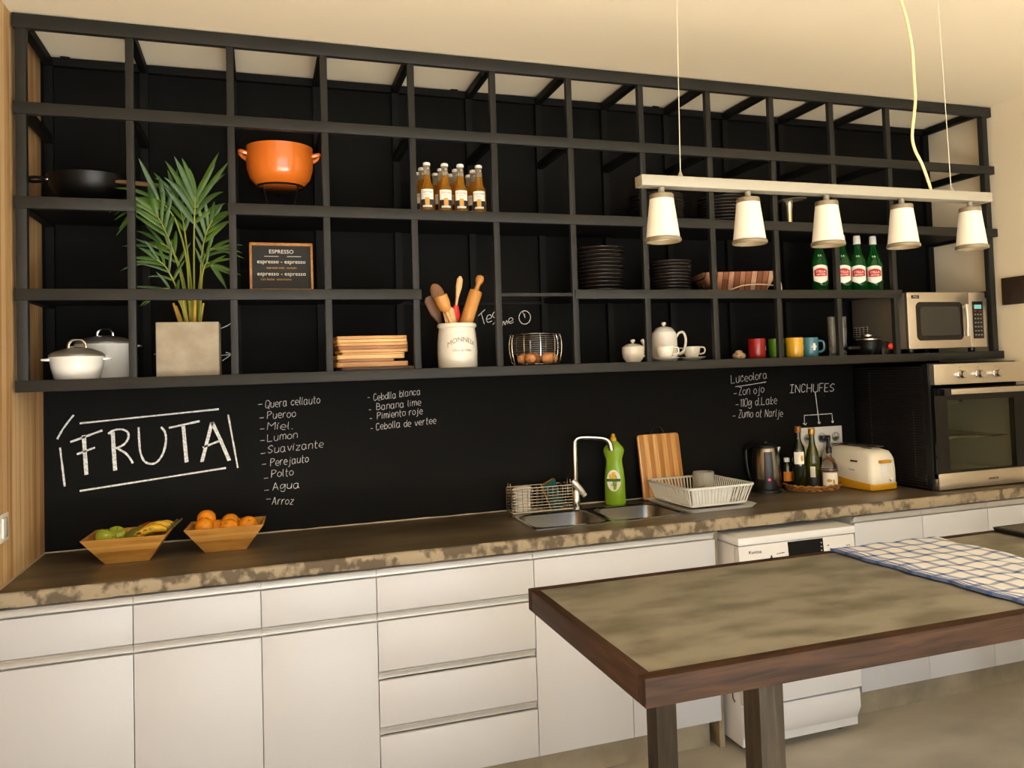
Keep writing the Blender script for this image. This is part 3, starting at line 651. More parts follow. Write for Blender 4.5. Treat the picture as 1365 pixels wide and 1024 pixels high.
# ---------------------------------------------------------------- oven in its black ribbed housing
ov = thing('oven', 'built-in steel oven in a black ribbed housing at the right end of the worktop', 'oven', (0, 0, .9))
X0, X1, YO = 3.556, 4.114, -.53
hs = MB().box(X0, X0+.018, YO+.045, -.003, 0, .575).box(X1-.012, X1, YO+.045, -.003, 0, .575).box(X0, X1, YO+.045, -.003, .555, .575).box(X0, X1, YO+.045, -.003, 0, .03).box(X0, X1, -.02, -.003, 0, .575)
hs.box(X0, X0+.02, YO+.015, YO+.045, 0, .575)
obj('housing', hs, BLKM, ov)
rb = MB()
for k in range(46):
    z = .012+k*.0122; rb.tube([(X0-.001, YO+.05, z), (X0-.001, -.006, z)], .0042, 6)
obj('side_ribs', rb, mat('black_ribbed_panel', S(22, 21, 20), .45), ov)
for yy, za, zb in ((-.13, .12, .54), (-.42, .06, .36)):
    z = za; ho = MB()
    while z < zb: ho.ball((X0-.0055, yy, z), (.001, .0017, .0014), 6, 4); z += .0122
    obj('vent_holes', ho, mat('bare_metal_dots', S(200, 194, 180), .4, .3), ov)
cav = MB().box(X0+.06, X1-.05, -.06, -.05, .06, .43).box(X0+.05, X0+.06, YO+.04, -.05, .06, .43).box(X1-.05, X1-.04, YO+.04, -.05, .06, .43).box(X0+.05, X1-.04, YO+.04, -.05, .05, .06).box(X0+.05, X1-.04, YO+.04, -.05, .43, .44)
obj('cavity', cav, mat('dark_enamel', S(176, 174, 152), .3), ov)
rk = MB()
for y in [YO+.06+.035*k for k in range(11)]: rk.tube([(X0+.065, y, .225), (X1-.06, y, .225)], .003, 6)
rk.tube([(X0+.065, YO+.06, .225), (X1-.06, YO+.06, .225), (X1-.06, -.08, .225), (X0+.065, -.08, .225)], .0035, 6, True)
obj('shelf_rack', rk, CHROME, ov)
el = MB().tube(smooth_path([(X0+.08, -.2, .4), (X1-.12, -.2, .4), (X1-.09, -.22, .385), (X1-.12, -.24, .375), (X0+.08, -.24, .375)], 5), .005, 8)
obj('heating_element', el, CHROME, ov)
obj('control_panel', MB().box(X0+.012, X1, YO-.012, YO+.02, .478, .571), STEEL_APP, ov, bevel=.002)
for x in (3.718, 3.824, 3.93):
    kb = obj('knob', MB().lathe([(.021, 0), (.021, .006), (.017, .008), (.0165, .03), (.015, .032)], 26).xf(Matrix.Translation((x, YO-.012, .522)) @ Matrix.Rotation(PI/2, 4, 'X')), CHROME, ov)
    obj('pointer_mark', MB().box(x-.001, x+.001, YO-.0125, YO-.0118, .551, .556), INK, kb)
door = obj('door', MB().box(X0+.012, X0+.085, YO-.006, YO+.025, .055, .462).box(X1-.075, X1, YO-.006, YO+.025, .055, .462).box(X0+.085, X1-.075, YO-.006, YO+.025, .055, .085).box(X0+.085, X1-.075, YO-.006, YO+.025, .405, .462), mat('black_oven_glass', S(16, 15, 14), .08), ov)
obj('window_pane', MB().box(X0+.085, X1-.075, YO-.005, YO-.001, .085, .405), mat('oven_window_glass', S(216, 214, 200), .02, trans=1, ior=1.18), door)
obj('lower_trim', MB().box(X0+.012, X1, YO-.012, YO+.022, .006, .078), STEEL_APP, ov, bevel=.002)
obj('logo', text_mb('DANKOR', .014).xf(Matrix.Translation((3.885, YO-.0125, .034))), INK, ov)
hd = obj('handle', MB().box(X0+.07, X1-.005, YO-.05, YO-.036, .433, .458), STEEL_APP, ov, bevel=.003)
obj('handle_bracket', MB().box(X0+.03, X0+.068, YO-.05, YO-.006, .43, .46), BLK, hd, bevel=.002)

# ---------------------------------------------------------------- dishwasher
DWM = mat('white_appliance_enamel', S(208, 208, 208), .3)
dw = thing('dishwasher', 'white freestanding dishwasher pushed under the worktop behind the table', 'dishwasher', (2.425, -.705, 0))
W_ = .545
obj('body', MB().box(.004, W_-.004, .03, .56, .03, .80), DWM, dw, bevel=.003)
obj('top_lid', MB().box(0, W_, .0, .56, .803, .833), DWM, dw, bevel=.004)
obj('control_panel', MB().loft([[(.003, .006, .80), (W_-.003, .006, .80), (W_-.003, .04, .80), (.003, .04, .80)], [(.003, -.006, .68), (W_-.003, -.006, .68), (W_-.003, .04, .68), (.003, .04, .68)]]), mat('dishwasher_panel', S(206, 205, 203), .35), dw, bevel=.002)
dp = obj('display', MB().loft([[(.225, .0045, .797), (.39, .0045, .797), (.39, .02, .797), (.225, .02, .797)], [(.225, -.0065, .69), (.39, -.0065, .69), (.39, .02, .69), (.225, .02, .69)]]), mat('matt_black_display', S(12, 12, 12), .6, spec=.15), dw)
pd = obj('logo', text_mb('Kunissa', .019).xf(Matrix.Translation((.075, .003, .768)) @ Matrix.Rotation(.1, 4, 'X')), INK, dw)
ic = MB().add([(.135, -.0005, .735), (.157, -.0005, .735), (.146, .001, .758)], [(0, 1, 2)])
for x, z in ((.172, .756), (.182, .757), (.192, .758), (.2, .758), (.184, .74), (.192, .741), (.41, .765), (.42, .75), (.44, .748), (.5, .756), (.51, .756), (.505, .748)): ic.box(x, x+.006, .0, .003, z, z+.003)
obj('panel_symbols', ic, INK, dw)
dt = MB()
for x, z in ((.375, .78), (.375, .765), (.375, .75), (.24, .73), (.27, .732), (.3, .734), (.33, .736)): dt.box(x, x+.004, -.005, 0, z, z+.003)
obj('indicator_light', dt, mat('pale_lamp', S(200, 200, 200), .5), dp)
obj('door', MB().box(.003, W_-.003, -.004, .04, .192, .676), DWM, dw, bevel=.003)
obj('kick_panel', MB().loft([[(.006, .006, .182), (W_-.006, .006, .182), (W_-.006, .05, .182), (.006, .05, .182)], [(.006, .004, .11), (W_-.006, .004, .11), (W_-.006, .05, .11), (.006, .05, .11)], [(.006, .03, .06), (W_-.006, .03, .06), (W_-.006, .06, .06), (.006, .06, .06)]]), DWM, dw, bevel=.003)
for x in (.05, W_-.05):
    for y in (.1, .5): obj('foot', MB().lathe([(.018, 0), (.018, .01), (.01, .012), (.01, .03)], 14, (x, y, 0)), BLK, dw)
obj('side_groove', MB().tube([(.003, .09, .25), (.003, .09, .2), (.003, .075, .19)], .003, 6), BLK, dw)

# ---------------------------------------------------------------- table
TX0, TX1, TY0, TY1 = 1.403, 3.95, -2.045, -1.285
tb = thing('work_table', 'heavy timber table with a concrete top standing in front of the worktop', 'table', (0, 0, 0))
fw, ft = .036, .026
obj('top_slab', MB().box(TX0+ft, TX1-ft, TY0+fw, TY1-fw+.006, .86, .8985), CONC_TABLE, tb)
fr = MB().box(TX0, TX1, TY0, TY0+fw, .842, .9); obj('frame_rail', fr, WOOD_DK, tb, bevel=.0025)
obj('frame_rail', MB().box(TX0, TX1, TY1-fw+.006, TY1, .842, .9), WOOD_DK, tb, bevel=.0025)
obj('frame_rail', MB().box(TX0+.0003, TX0+ft, TY0+fw, TY1-fw+.006, .842, .8997), WOOD_DK_Y, tb, bevel=.002)
obj('frame_rail', MB().box(TX1-ft, TX1-.0003, TY0+fw, TY1-fw+.006, .842, .8997), WOOD_DK_Y, tb, bevel=.002)
for x in (1.747, 3.55):
    for y in (-1.9, -1.36):
        obj('leg', MB().box(x, x+.063, y, y+.07, 0, .86), WOOD_LEG, tb, bevel=.002)
for y in (-1.9, -1.36): obj('apron', MB()  .box(1.81, 3.55, y+.02, y+.05, .80, .86), WOOD_DK, tb)

# tea towel
def towel_mat():
    m = bpy.data.materials.new('checked_towel'); m.use_nodes = True; nt = m.node_tree; N = nt.nodes; L = nt.links
    b = N['Principled BSDF']; b.inputs['Roughness'].default_value = .95; b.inputs['Specular IOR Level'].default_value = .1
    tc = N.new('ShaderNodeTexCoord'); sp = N.new('ShaderNodeSeparateXYZ'); L.new(tc.outputs['UV'], sp.inputs[0])
    def stripe(ax, per, wd, off=0.0, edge=None):
        a = N.new('ShaderNodeMath'); a.operation = 'MULTIPLY_ADD'; a.inputs[1].default_value = 1/per; a.inputs[2].default_value = off; L.new(sp.outputs[ax], a.inputs[0])
        f = N.new('ShaderNodeMath'); f.operation = 'FRACT'; L.new(a.outputs[0], f.inputs[0])
        l = N.new('ShaderNodeMath'); l.operation = 'LESS_THAN'; l.inputs[1].default_value = wd; L.new(f.outputs[0], l.inputs[0])
        return l.outputs[0]
    def lt(ax, v):
        l = N.new('ShaderNodeMath'); l.operation = 'LESS_THAN'; l.inputs[1].default_value = v; L.new(sp.outputs[ax], l.inputs[0]); return l.outputs[0]
    def op(o, a, c):
        l = N.new('ShaderNodeMath'); l.operation = o; l.use_clamp = True; L.new(a, l.inputs[0])
        if isinstance(c, float): l.inputs[1].default_value = c
        else: L.new(c, l.inputs[1])
        return l.outputs[0]
    s1 = stripe(0, .066, .24, .35); s2 = stripe(1, .066, .24)
    e = op('MULTIPLY', lt(0, .035), stripe(0, .012, .62))
    tot = op('ADD', op('MULTIPLY', s1, .62), op('MULTIPLY', s2, .62)); tot = op('ADD', tot, op('MULTIPLY', e, .9))
    mx = N.new('ShaderNodeMix'); mx.data_type = 'RGBA'; L.new(tot, mx.inputs[0]); mx.inputs[6].default_value = S(222, 222, 222); mx.inputs[7].default_value = S(74, 102, 158)
    L.new(mx.outputs[2], b.inputs['Base Color'])
    no = N.new('ShaderNodeTexNoise'); no.inputs['Scale'].default_value = 220; L.new(tc.outputs['UV'], no.inputs['Vector'])
    bu = N.new('ShaderNodeBump'); bu.inputs['Strength'].default_value = .25; bu.inputs['Distance'].default_value = .002; L.new(no.outputs['Fac'], bu.inputs['Height']); L.new(bu.outputs[0], b.inputs['Normal'])
    return m
tw = MB(); nx, ny = 40, 56; rt = random.Random(2)
A, B_, Cc, Dd = Vector((2.397, -1.305, 0)), Vector((2.80, -1.318, 0)), Vector((2.79, -2.04, 0)), Vector((2.432, -2.03, 0))
uvs = []
def hz(u, v): return .003+.0035*(math.sin(u*19+v*5)*math.sin(v*14+u*3)+1)*(.4+.6*u)+.002*math.sin(u*40)*math.sin(v*33)+.002
for thick in (0, 1):
    for j in range(ny+1):
        for i in range(nx+1):
            u, v = i/nx, j/ny
            p = A.lerp(B_, u).lerp(Dd.lerp(Cc, u), v)
            wob = .004*math.sin(v*22)+.002*math.sin(v*51)
            z = .9008+(hz(u, v)+.003 if not thick else max(hz(u, v)-.006, 0))
            if u < .02: z += .002
            tw.v.append(Vector((p.x+wob*(1-u), p.y, z))); uvs.append((u*.405, v*.73))
n1 = (nx+1)*(ny+1)
for j in range(ny):
    for i in range(nx):
        a = j*(nx+1)+i; q = [a, a+1, a+nx+2, a+nx+1]
        tw.f.append(q); tw.mi.append(0); tw.f.append([n1+k for k in reversed(q)]); tw.mi.append(0)
edge = [i for i in range(nx+1)]+[j*(nx+1)+nx for j in range(1, ny+1)]+[ny*(nx+1)+i for i in range(nx-1, -1, -1)]+[j*(nx+1) for j in range(ny-1, 0, -1)]
for k in range(len(edge)):
    a, b = edge[k], edge[(k+1) % len(edge)]; tw.f.append([a, n1+a, n1+b, b]); tw.mi.append(0)
to_ = obj('tea_towel', tw, towel_mat(), ang=70)
uvl = to_.data.uv_layers.new(name='UVMap')
for lp in to_.data.loops: uvl.data[lp.index].uv = uvs[lp.vertex_index]
tag(to_, 'white tea towel with a blue check spread across the concrete table top', 'tea towel')
# flat dark tray at the far end of the table
ht = thing('serving_tray', 'flat dark tray at the far right end of the table', 'tray', (3.27, -1.42, .9), 0)
obj('base', MB().loft([rrect(0, 0, .20, .115, .012, 0, 3), rrect(0, 0, .205, .12, .012, .014, 3)]), BLKM, ht)
obj('surface', MB().box(-.19, .19, -.105, .105, .014, .0155), mat('grey_slate', S(84, 82, 76), .3), ht)

# ================================================================ THINGS ON THE SHELVES
def handle_loop(c, w, h, dirx, r, n=9):
    """ear handle in the XZ plane bulging towards dirx"""
    return smooth_path([(c[0], c[1], c[2]+h/2), (c[0]+dirx*w*.8, c[1], c[2]+h*.45), (c[0]+dirx*w, c[1], c[2]), (c[0]+dirx*w*.75, c[1], c[2]-h*.38), (c[0], c[1], c[2]-h/2)], 5)
# wok
wk = thing('wok', 'black iron wok with two loop handles on the upper left shelf', 'wok', (.168, -.215, Z2), math.radians(0))
obj('bowl', MB().lathe([(.04, .001), (.07, .006), (.105, .035), (.128, .075), (.137, .11), (.139, .111), (.134, .108), (.124, .075), (.1, .038), (.06, .012)], 44, cap1=True), IRON, wk)
obj('handle', MB().tube(smooth_path([(-.125, -.035, .095), (-.16, -.035, .1), (-.188, -.03, .098), (-.192, 0, .1), (-.188, .03, .098), (-.16, .035, .1), (-.125, .035, .095)], 5), .0055, 8), IRON, wk)
obj('long_handle', MB().tube(smooth_path([(.085, -.09, .085), (.13, -.06, .088), (.19, -.03, .09), (.225, -.02, .088)], 5), [.008]*16, 8).xf(Matrix.Identity(4)), mat('worn_handle_wood', S(120, 92, 60), .5), wk)
obj('handle_rivet', MB().ball((-.128, -.036, .094), .007, 10, 6).ball((-.128, .036, .094), .007, 10, 6), CHROME, wk)

# orange pot on its stand
st = thing('pot_stand', 'thin black wire stand holding up the orange pot', 'stand', (.80, -.2, Z2))
s_ = MB()
s_.tube([(.085*math.cos(2*PI*i/32), .085*math.sin(2*PI*i/32), .108) for i in range(32)], .004, 6, True)
obj('ring', s_, IRON, st)
for a in (-.75, -2.4, 1.57):
    c, s = math.cos(a), math.sin(a)
    obj('leg', MB().tube(smooth_path([(.087*c, .087*s, .110), (.078*c, .078*s, .08), (.066*c, .066*s, .04), (.066*c, .066*s, .002)], 4), .0028, 6), IRON, st)
obj('burner', MB().lathe([(.018, 0), (.022, .006), (.014, .014), (.016, .03), (.012, .034)], 20), IRON, st)
po = thing('cooking_pot', 'round orange enamel pot with small ear handles on a wire stand', 'pot', (.80, -.2, Z2+.111))
obj('body', MB().lathe([(.06, -.006), (.084, .0), (.108, .026), (.119, .06), (.122, .095), (.121, .138), (.122, .146), (.117, .146), (.114, .138), (.112, .095), (.08, .016)], 48), ORANGE_EN, po)
for s in (-1, 1):
    obj('handle', MB().tube(smooth_path([(s*.115, -.02, .118), (s*.138, -.022, .124), (s*.142, 0, .128), (s*.138, .022, .124), (s*.115, .02, .118)], 5), .0085, 8).merge(MB().tube(smooth_path([(s*.118, 0, .1), (s*.134, 0, .112), (s*.14, 0, .128)], 4), .0075, 8)), ORANGE_EN, po)

# crate of clear beer bottles
BEER = mat('golden_beer', S(214, 150, 40), .08, trans=.72, coat=.4, ior=1.2)
BEERGL = mat('beer_bottle_glass', S(222, 212, 190), .05, trans=.8, ior=1.3)
def make_beer(label):
    t = thing('beer_bottle', label, 'bottle', (0, 0, Z2), 0, 'small beer bottles on the upper shelf')
    obj('body', MB().lathe([(.024, 0), (.0275, .004), (.0275, .09), (.0262, .1), (.0205, .112), (.0168, .121), (.0155, .133), (.0142, .15)], 26), BEER, t)
    obj('neck', MB().lathe([(.0142, .15), (.0128, .174), (.0118, .19), (.0125, .192)], 20), BEERGL, t)
    obj('cap', MB().lathe([(.0135, .188), (.0145, .19), (.0142, .197), (.011, .2), (.002, .2005)], 20), CERAM_W, t)
    a0, a1 = -PI/2-.95, -PI/2+.95
    lb = obj('label', band(.0275, .053, .0275, .092, a0, a1), PAPER, t)
    obj('label_lettering', wrap(text_mb('Corona', .0125, .0002), .0281, .078), INK, lb)
    obj('label_line', wrap(text_mb('EXTRA', .006, .0002), .0281, .069), INK, lb)
    lo_ = obj('lower_label', band(.0275, .022, .0275, .053, a0, a1), NAVY, t)
    obj('crest', band(.0279, .028, .0279, .06, -PI/2-.3, -PI/2+.3, 6), GOLDINK, lo_)
    obj('scroll', band(.0280, .022, .0280, .030, -PI/2-.68, -PI/2+.68, 8), PAPER, lo_)
    return t
BX = [1.334, 1.404, 1.466, 1.54]; BYs = [-.335, -.25, -.165]
ordn = ['leftmost', 'second from left', 'third from left', 'rightmost']
rows = ['front row', 'middle row', 'back row']
beer0 = None
for r, y in enumerate(BYs):
    for c, x in enumerate(BX):
        lb = 'golden beer bottle, %s in the %s on the upper shelf' % (ordn[c], rows[r])
        xx = x+random.uniform(-.004, .004)*(r > 0)
        if beer0 is None: beer0 = make_beer(lb); beer0.location = (xx, y, Z2); beer0.rotation_euler = (0, 0, -.2)
        else: dup(beer0, (xx, y, Z2), -.2+random.uniform(-.12, .12), lb)

# plates
def plate_mb(R):
    return MB().lathe([(R*.55, 0), (R*.58, .0012), (R*.62, .004), (R*.96, .0125), (R, .0145), (R, .0165), (R*.965, .0165), (R*.62, .0075), (R*.1, .006)], 44)
NUM = ['bottom', 'second', 'third', 'fourth', 'fifth', 'sixth', 'seventh', 'eighth', 'ninth', 'tenth', 'eleventh', 'twelfth', 'thirteenth']
def stack(x, y, z, R, n, pitch, where, group):
    first = None
    for k in range(n):
        pos = 'topmost' if k == n-1 else ('bottom' if k == 0 else NUM[k]+' from the bottom')
        lb = 'black plate, %s in the %s' % (pos, where)
        if first is None: first = obj('dinner_plate', plate_mb(R), PLATE)
        o = first if k == 0 else first.copy()
        if k: COL.objects.link(o)
        o.location = (x+random.uniform(-.0025, .0025), y+random.uniform(-.0025, .0025), z+pitch*k+.0005)
        o.rotation_euler = (random.uniform(-.004, .004), random.uniform(-.004, .004), random.uniform(0, 6))
        tag(o, lb, 'plate', group)
stack(2.384, -.2, Z2, .118, 9, .0148, 'stack behind the left lamp shade', 'plates behind the left lamp shade')
stack(2.72, -.2, Z2, .118, 9, .0148, 'stack behind the second lamp shade', 'plates behind the second lamp shade')
stack(2.104, -.2, Z1, .102, 12, .0165, 'tallest plate stack on the middle shelf', 'plates of the tallest stack')
stack(2.438, -.2, Z1, .092, 10, .0142, 'small plate stack beside the striped basket', 'plates beside the striped basket')

# chrome cake stand
ck = thing('cake_stand', 'small chrome stand with a slim stem and flat round top on the upper shelf', 'stand', (3.075, -.2, Z2))
obj('stem', MB().lathe([(.022, 0), (.023, .004), (.015, .012), (.0135, .05), (.015, .1), (.02, .135), (.024, .14)], 24), mat('champagne_metal', S(212, 196, 164), .25, .8), ck)
obj('top_disc', MB().lathe([(.02, 0), (.068, .006), (.07, .009), (.066, .01), (.01, .005)], 36).xf(Matrix.Translation((.018, 0, .139)) @ Matrix.Rotation(math.radians(-3), 4, 'Y')), MATS['champagne_metal'], ck)

# framed menu board
sg = thing('menu_board', 'small framed black menu board with white espresso lettering on the middle shelf', 'sign', (.797, -.27, Z1))
sg.rotation_euler = (math.radians(-6), 0, 0)
FRW = plank_mat('golden_frame_wood', [S(140, 88, 34), S(190, 130, 60), S(212, 158, 84)], 'X', 3, (40, 40, 40), .45, seam=0)
W2, Hh = .112, .19
f_ = MB().box(-W2, W2, -.008, .008, Hh-.011, Hh).box(-W2, -W2+.009, -.008, .008, 0, Hh).box(W2-.009, W2, -.008, .008, 0, Hh).box(-W2, W2, -.008, .008, 0, .016)
obj('frame', f_, FRW, sg, bevel=.0015)
pn = obj('panel', MB().box(-W2+.008, W2-.008, -.003, .006, .01, Hh-.008), mat('slate_panel', S(26, 24, 22), .6), sg)
CREAM = mat('cream_paint_lettering', S(232, 224, 204), .7)
def T(s, size, x, z, m, par, nm='lettering', y=-.0037, sp=1.0): return obj(nm, text_mb(s, size, .0002, space=sp).xf(Matrix.Translation((x, y, z))), m, par)
T('ESPRESSO', .0205, .0, .15, CREAM, pn); T('espresso - espresso', .0215, .0, .112, CREAM, pn)
T('espresso solo  cortado', .0115, 0, .092, GOLDINK, pn); T('espresso - espresso', .0215, .0, .066, CREAM, pn); T('con leche  americano', .0125, -.02, .048, GOLDINK, pn)
obj('rule_lines', MB().box(-.06, -.01, -.0036, -.003, .138, .1395).box(.02, .07, -.0036, -.003, .138, .1395), CREAM, pn)

# palm in a concrete planter
pt = thing('potted_palm', 'green parlour palm growing in a square concrete planter on the bottom shelf', 'plant', (.482, -.285, Z0), 0)
PW = .1
obj('planter', MB().loft([rrect(0, 0, PW, PW-.012, .003, 0, 2), rrect(0, 0, PW, PW-.012, .003, .186, 2), rrect(0, 0, PW-.014, PW-.026, .003, .186, 2), rrect(0, 0, PW-.014, PW-.026, .003, .16, 2)]), CONC_POT, pt, bevel=.0015)
obj('soil', MB().box(-PW+.013, PW-.013, -PW+.027, PW-.027, .15, .166), mat('potting_soil', S(46, 34, 24), .95, c2=S(70, 54, 38), scale=70, bump=.8), pt)
LEAF = mat('palm_leaf', S(70, 100, 18), .4, c2=S(34, 66, 8), scale=9)
STEM = mat('palm_stem', S(150, 148, 56), .45, c2=S(112, 128, 44), scale=12)
CANE = mat('palm_cane_base', S(198, 156, 60), .5)
def leaflet(mb, p0, d, Ln, wd, droop, side):
    d = Vector(d).normalized(); nrm = side
    n = 7; L_, Rr, Cc_ = [], [], []
    for k in range(n+1):
        t = k/n; c = Vector(p0)+d*Ln*t+Vector((0, 0, -droop*t*t*Ln))
        wk_ = wd*math.sin(PI*min(1, .12+t*.88))**.7*(1-.25*t) if t < 1 else .0004
        b = d.cross(nrm).normalized()
        L_.append(c+nrm*wk_*.5+b*wk_*.18); Cc_.append(c); Rr.append(c-nrm*wk_*.5+b*wk_*.18)
    mb.loft([L_, Cc_, Rr], False, False, False)
def frond(path, nl, Llen, t0=.35, tip=True, wd=.014, spread=.95, rnd=random.Random(9), r0=.004):
    P = smooth_path(path, 8); n = len(P)
    fr = obj('frond_stem', MB().tube(P, [r0*(1-.65*i/(n-1)) for i in range(n)], 7), STEM, pt)
    mb = MB()
    for k in range(nl):
        t = t0+(1-t0)*k/(nl-1); i = min(int(t*(n-1)), n-2)
        p = P[i].lerp(P[i+1], t*(n-1)-i); tg = (P[min(i+1, n-1)]-P[max(i-1, 0)]).normalized()
        sd = tg.cross(Vector((0, -1, 0)))
        if sd.length < .1: sd = Vector((1, 0, 0))
        sd.normalize()
        for s in (-1, 1):
            a = spread*(1-.55*(k/(nl-1)))+rnd.uniform(-.08, .08)
            d = tg*math.cos(a)+sd*s*math.sin(a)+Vector((0, rnd.uniform(-.25, .12), 0))
            ll = Llen*(.7+.45*math.sin(PI*(.2+.7*k/(nl-1))))*rnd.uniform(.85, 1.1)
            nv = d.cross(Vector((0, -1, .3)))
            leaflet(mb, p, d, ll, wd*rnd.uniform(.8, 1.15), rnd.uniform(.08, .42), nv.normalized())
    obj('leaflets', mb, LEAF, fr, ang=80)
zz = .16
def fp(*q): return [(x-.482, y, z-Z0) for x, y, z in q]
frond(fp((.497, -.01, Z0+zz), (.500, -.01, 1.86), (.503, -.02, 2.02), (.508, -.03, 2.12), (.511, -.03, 2.16)), 6, .19, .60, wd=.022, spread=.66)
frond(fp((.485, 0, Z0+zz), (.478, 0, 1.92), (.452, .0, 2.05), (.425, -.01, 2.11), (.385, -.02, 2.15), (.35, -.03, 2.14)), 6, .13, .62, wd=.019, spread=.7)
frond(fp((.478, .02, Z0+zz), (.460, .0, 1.86), (.43, -.01, 1.98), (.405, -.02, 2.05), (.38, -.03, 2.10)), 5, .14, .62, wd=.018, spread=.6)
frond(fp((.51, .01, Z0+zz), (.520, .0, 1.86), (.528, .0, 1.97), (.545, -.01, 2.04), (.565, -.02, 2.08)), 5, .12, .6, wd=.017, spread=.55)
frond(fp((.475, -.02, Z0+zz), (.458, -.03, 1.79), (.435, -.04, 1.86), (.41, -.05, 1.91), (.385, -.06, 1.93)), 5, .11, .5, wd=.013, spread=.7)
frond(fp((.515, -.02, Z0+zz), (.523, -.03, 1.8), (.530, -.05, 1.88), (.545, -.06, 1.92), (.565, -.06, 1.91)), 4, .10, .6, wd=.013, spread=.6)
frond(fp((.49, .03, Z0+zz), (.472, .03, 1.82), (.448, .03, 1.93), (.42, .02, 1.98), (.39, .02, 2.0)), 5, .12, .5, wd=.014, spread=.7)
frond(fp((.50, .03, Z0+zz), (.513, .03, 1.84), (.53, .03, 1.94), (.55, .03, 1.98), (.57, .03, 1.985)), 4, .11, .55, wd=.013, spread=.6)
frond(fp((.48, -.03, Z0+zz), (.464, -.04, 1.76), (.44, -.05, 1.81), (.415, -.06, 1.83), (.385, -.06, 1.82)), 4, .09, .45, wd=.012, spread=.6)
frond(fp((.497, .0, Z0+zz), (.49, .0, 1.85), (.475, .01, 2.0), (.462, .02, 2.1), (.44, .02, 2.17)), 5, .14, .6, wd=.015, spread=.45)
cn = MB()
for k, (x, dx, h) in enumerate(((-.022, -.03, .1), (-.008, -.012, .12), (.006, .0, .13), (.016, .006, .12), (.028, .018, .1), (.0, -.02, .1), (-.014, -.03, .09))):
    cn.tube([(x, (-1)**k*.012, .16), (x+dx*.5, (-1)**k*.012, .16+h*.5), (x+dx, (-1)**k*.014, .16+h)], [.0065, .0055, .004], 8)
obj('cane_bases', cn, CANE, pt)

# casseroles
def casserole(loc, R, h, label, knobtall, rotz):
    t = thing('casserole', label, 'pot', loc, rotz)
    obj('body', MB().lathe([(R*.78, 0), (R*.84, .004), (R*.95, h*.55), (R, h-.008), (R*1.03, h-.004), (R*1.03, h), (R*.94, h), (R*.85, .01)], 44), CERAM_W, t)
    for s in (-1, 1):
        obj('handle', MB().loft([[(s*R*.95, -.028, h-.014), (s*R*.95, .028, h-.014), (s*R*.95, .028, h-.004), (s*R*.95, -.028, h-.004)], [(s*(R+.022), -.022, h-.012), (s*(R+.022), .022, h-.012), (s*(R+.022), .022, h-.005), (s*(R+.022), -.022, h-.005)]]), CERAM_W, t, bevel=.003)
    ld = obj('lid', MB().lathe([(R*1.02, h), (R*1.03, h+.006), (R*.9, h+.016), (R*.55, h+.027), (R*.2, h+.032), (.004, h+.033)], 44, cap0=True), GREYLID, t)
    obj('lid_handle', MB().tube(smooth_path([(-.026, 0, h+.026), (-.024, 0, h+.044), (-.012, 0, h+.056), (.012, 0, h+.056), (.024, 0, h+.044), (.026, 0, h+.026)], 5), .0048, 8), CHROME, ld)
casserole((.134, -.305, Z0), .082, .076, 'smaller white casserole with a grey lid at the front left of the bottom shelf', 0, .1)
casserole((.189, -.108, Z0), .096, .125, 'taller white casserole with a grey lid behind the smaller one', 0, -.1)

# stack of wooden boards
BW = [plank_mat('board_wood_%d' % i, cs, 'Y', 4, (9, 60, 60), .5, seam=0) for i, cs in enumerate(([S(190, 132, 72), S(224, 172, 108), S(236, 192, 132)], [S(142, 92, 52), S(178, 124, 76), S(200, 148, 96)], [S(206, 158, 90), S(240, 200, 134), S(246, 214, 156)], [S(66, 42, 28), S(92, 62, 44), S(110, 78, 56)]))]
bs = [(.985, 1.245, .012, 3, -.0, .145), (.98, 1.245, .018, 0, .01, .13)]
z = Z0; specs = [(.995, 1.275, .014, 3), (.982, 1.248, .019, 0), (.986, 1.195, .011, 1), (.984, 1.235, .016, 2), (1.0, 1.236, .008, 0), (.992, 1.247, .0125, 0), (.988, 1.247, .0125, 1), (.986, 1.247, .0125, 0), (.985, 1.246, .0125, 2), (.984, 1.244, .0125, 0)]
bl = ['dark brown serving board at the bottom of the board stack', 'thick light wooden board, second from the bottom of the board stack', 'short brown wooden board, third from the bottom of the board stack', 'palest wooden board with a chipped edge, fourth from the bottom of the board stack', 'thinnest wooden board, fifth from the bottom of the board stack', 'wooden board, fifth from the top of the board stack', 'wooden board, fourth from the top of the board stack', 'wooden board, third from the top of the board stack', 'wooden board, second from the top of the board stack', 'topmost wooden board of the board stack']
for k, (x0, x1, h, mi) in enumerate(specs):
    hx = (x1-x0)/2; y0 = -.2+random.uniform(-.006, .006)
    lp = rrect(0, 0, hx, .105, .012, 0, 3)
    o = obj('serving_board', MB().loft([[(x, y, 0) for x, y, _ in lp], [(x, y, h-.0006) for x, y, _ in lp]]), BW[mi], loc=((x0+x1)/2, y0-.02, z), rotz=random.uniform(-.012, .012), bevel=.0015)
    tag(o, bl[k], 'board', 'stacked wooden boards'); z += h

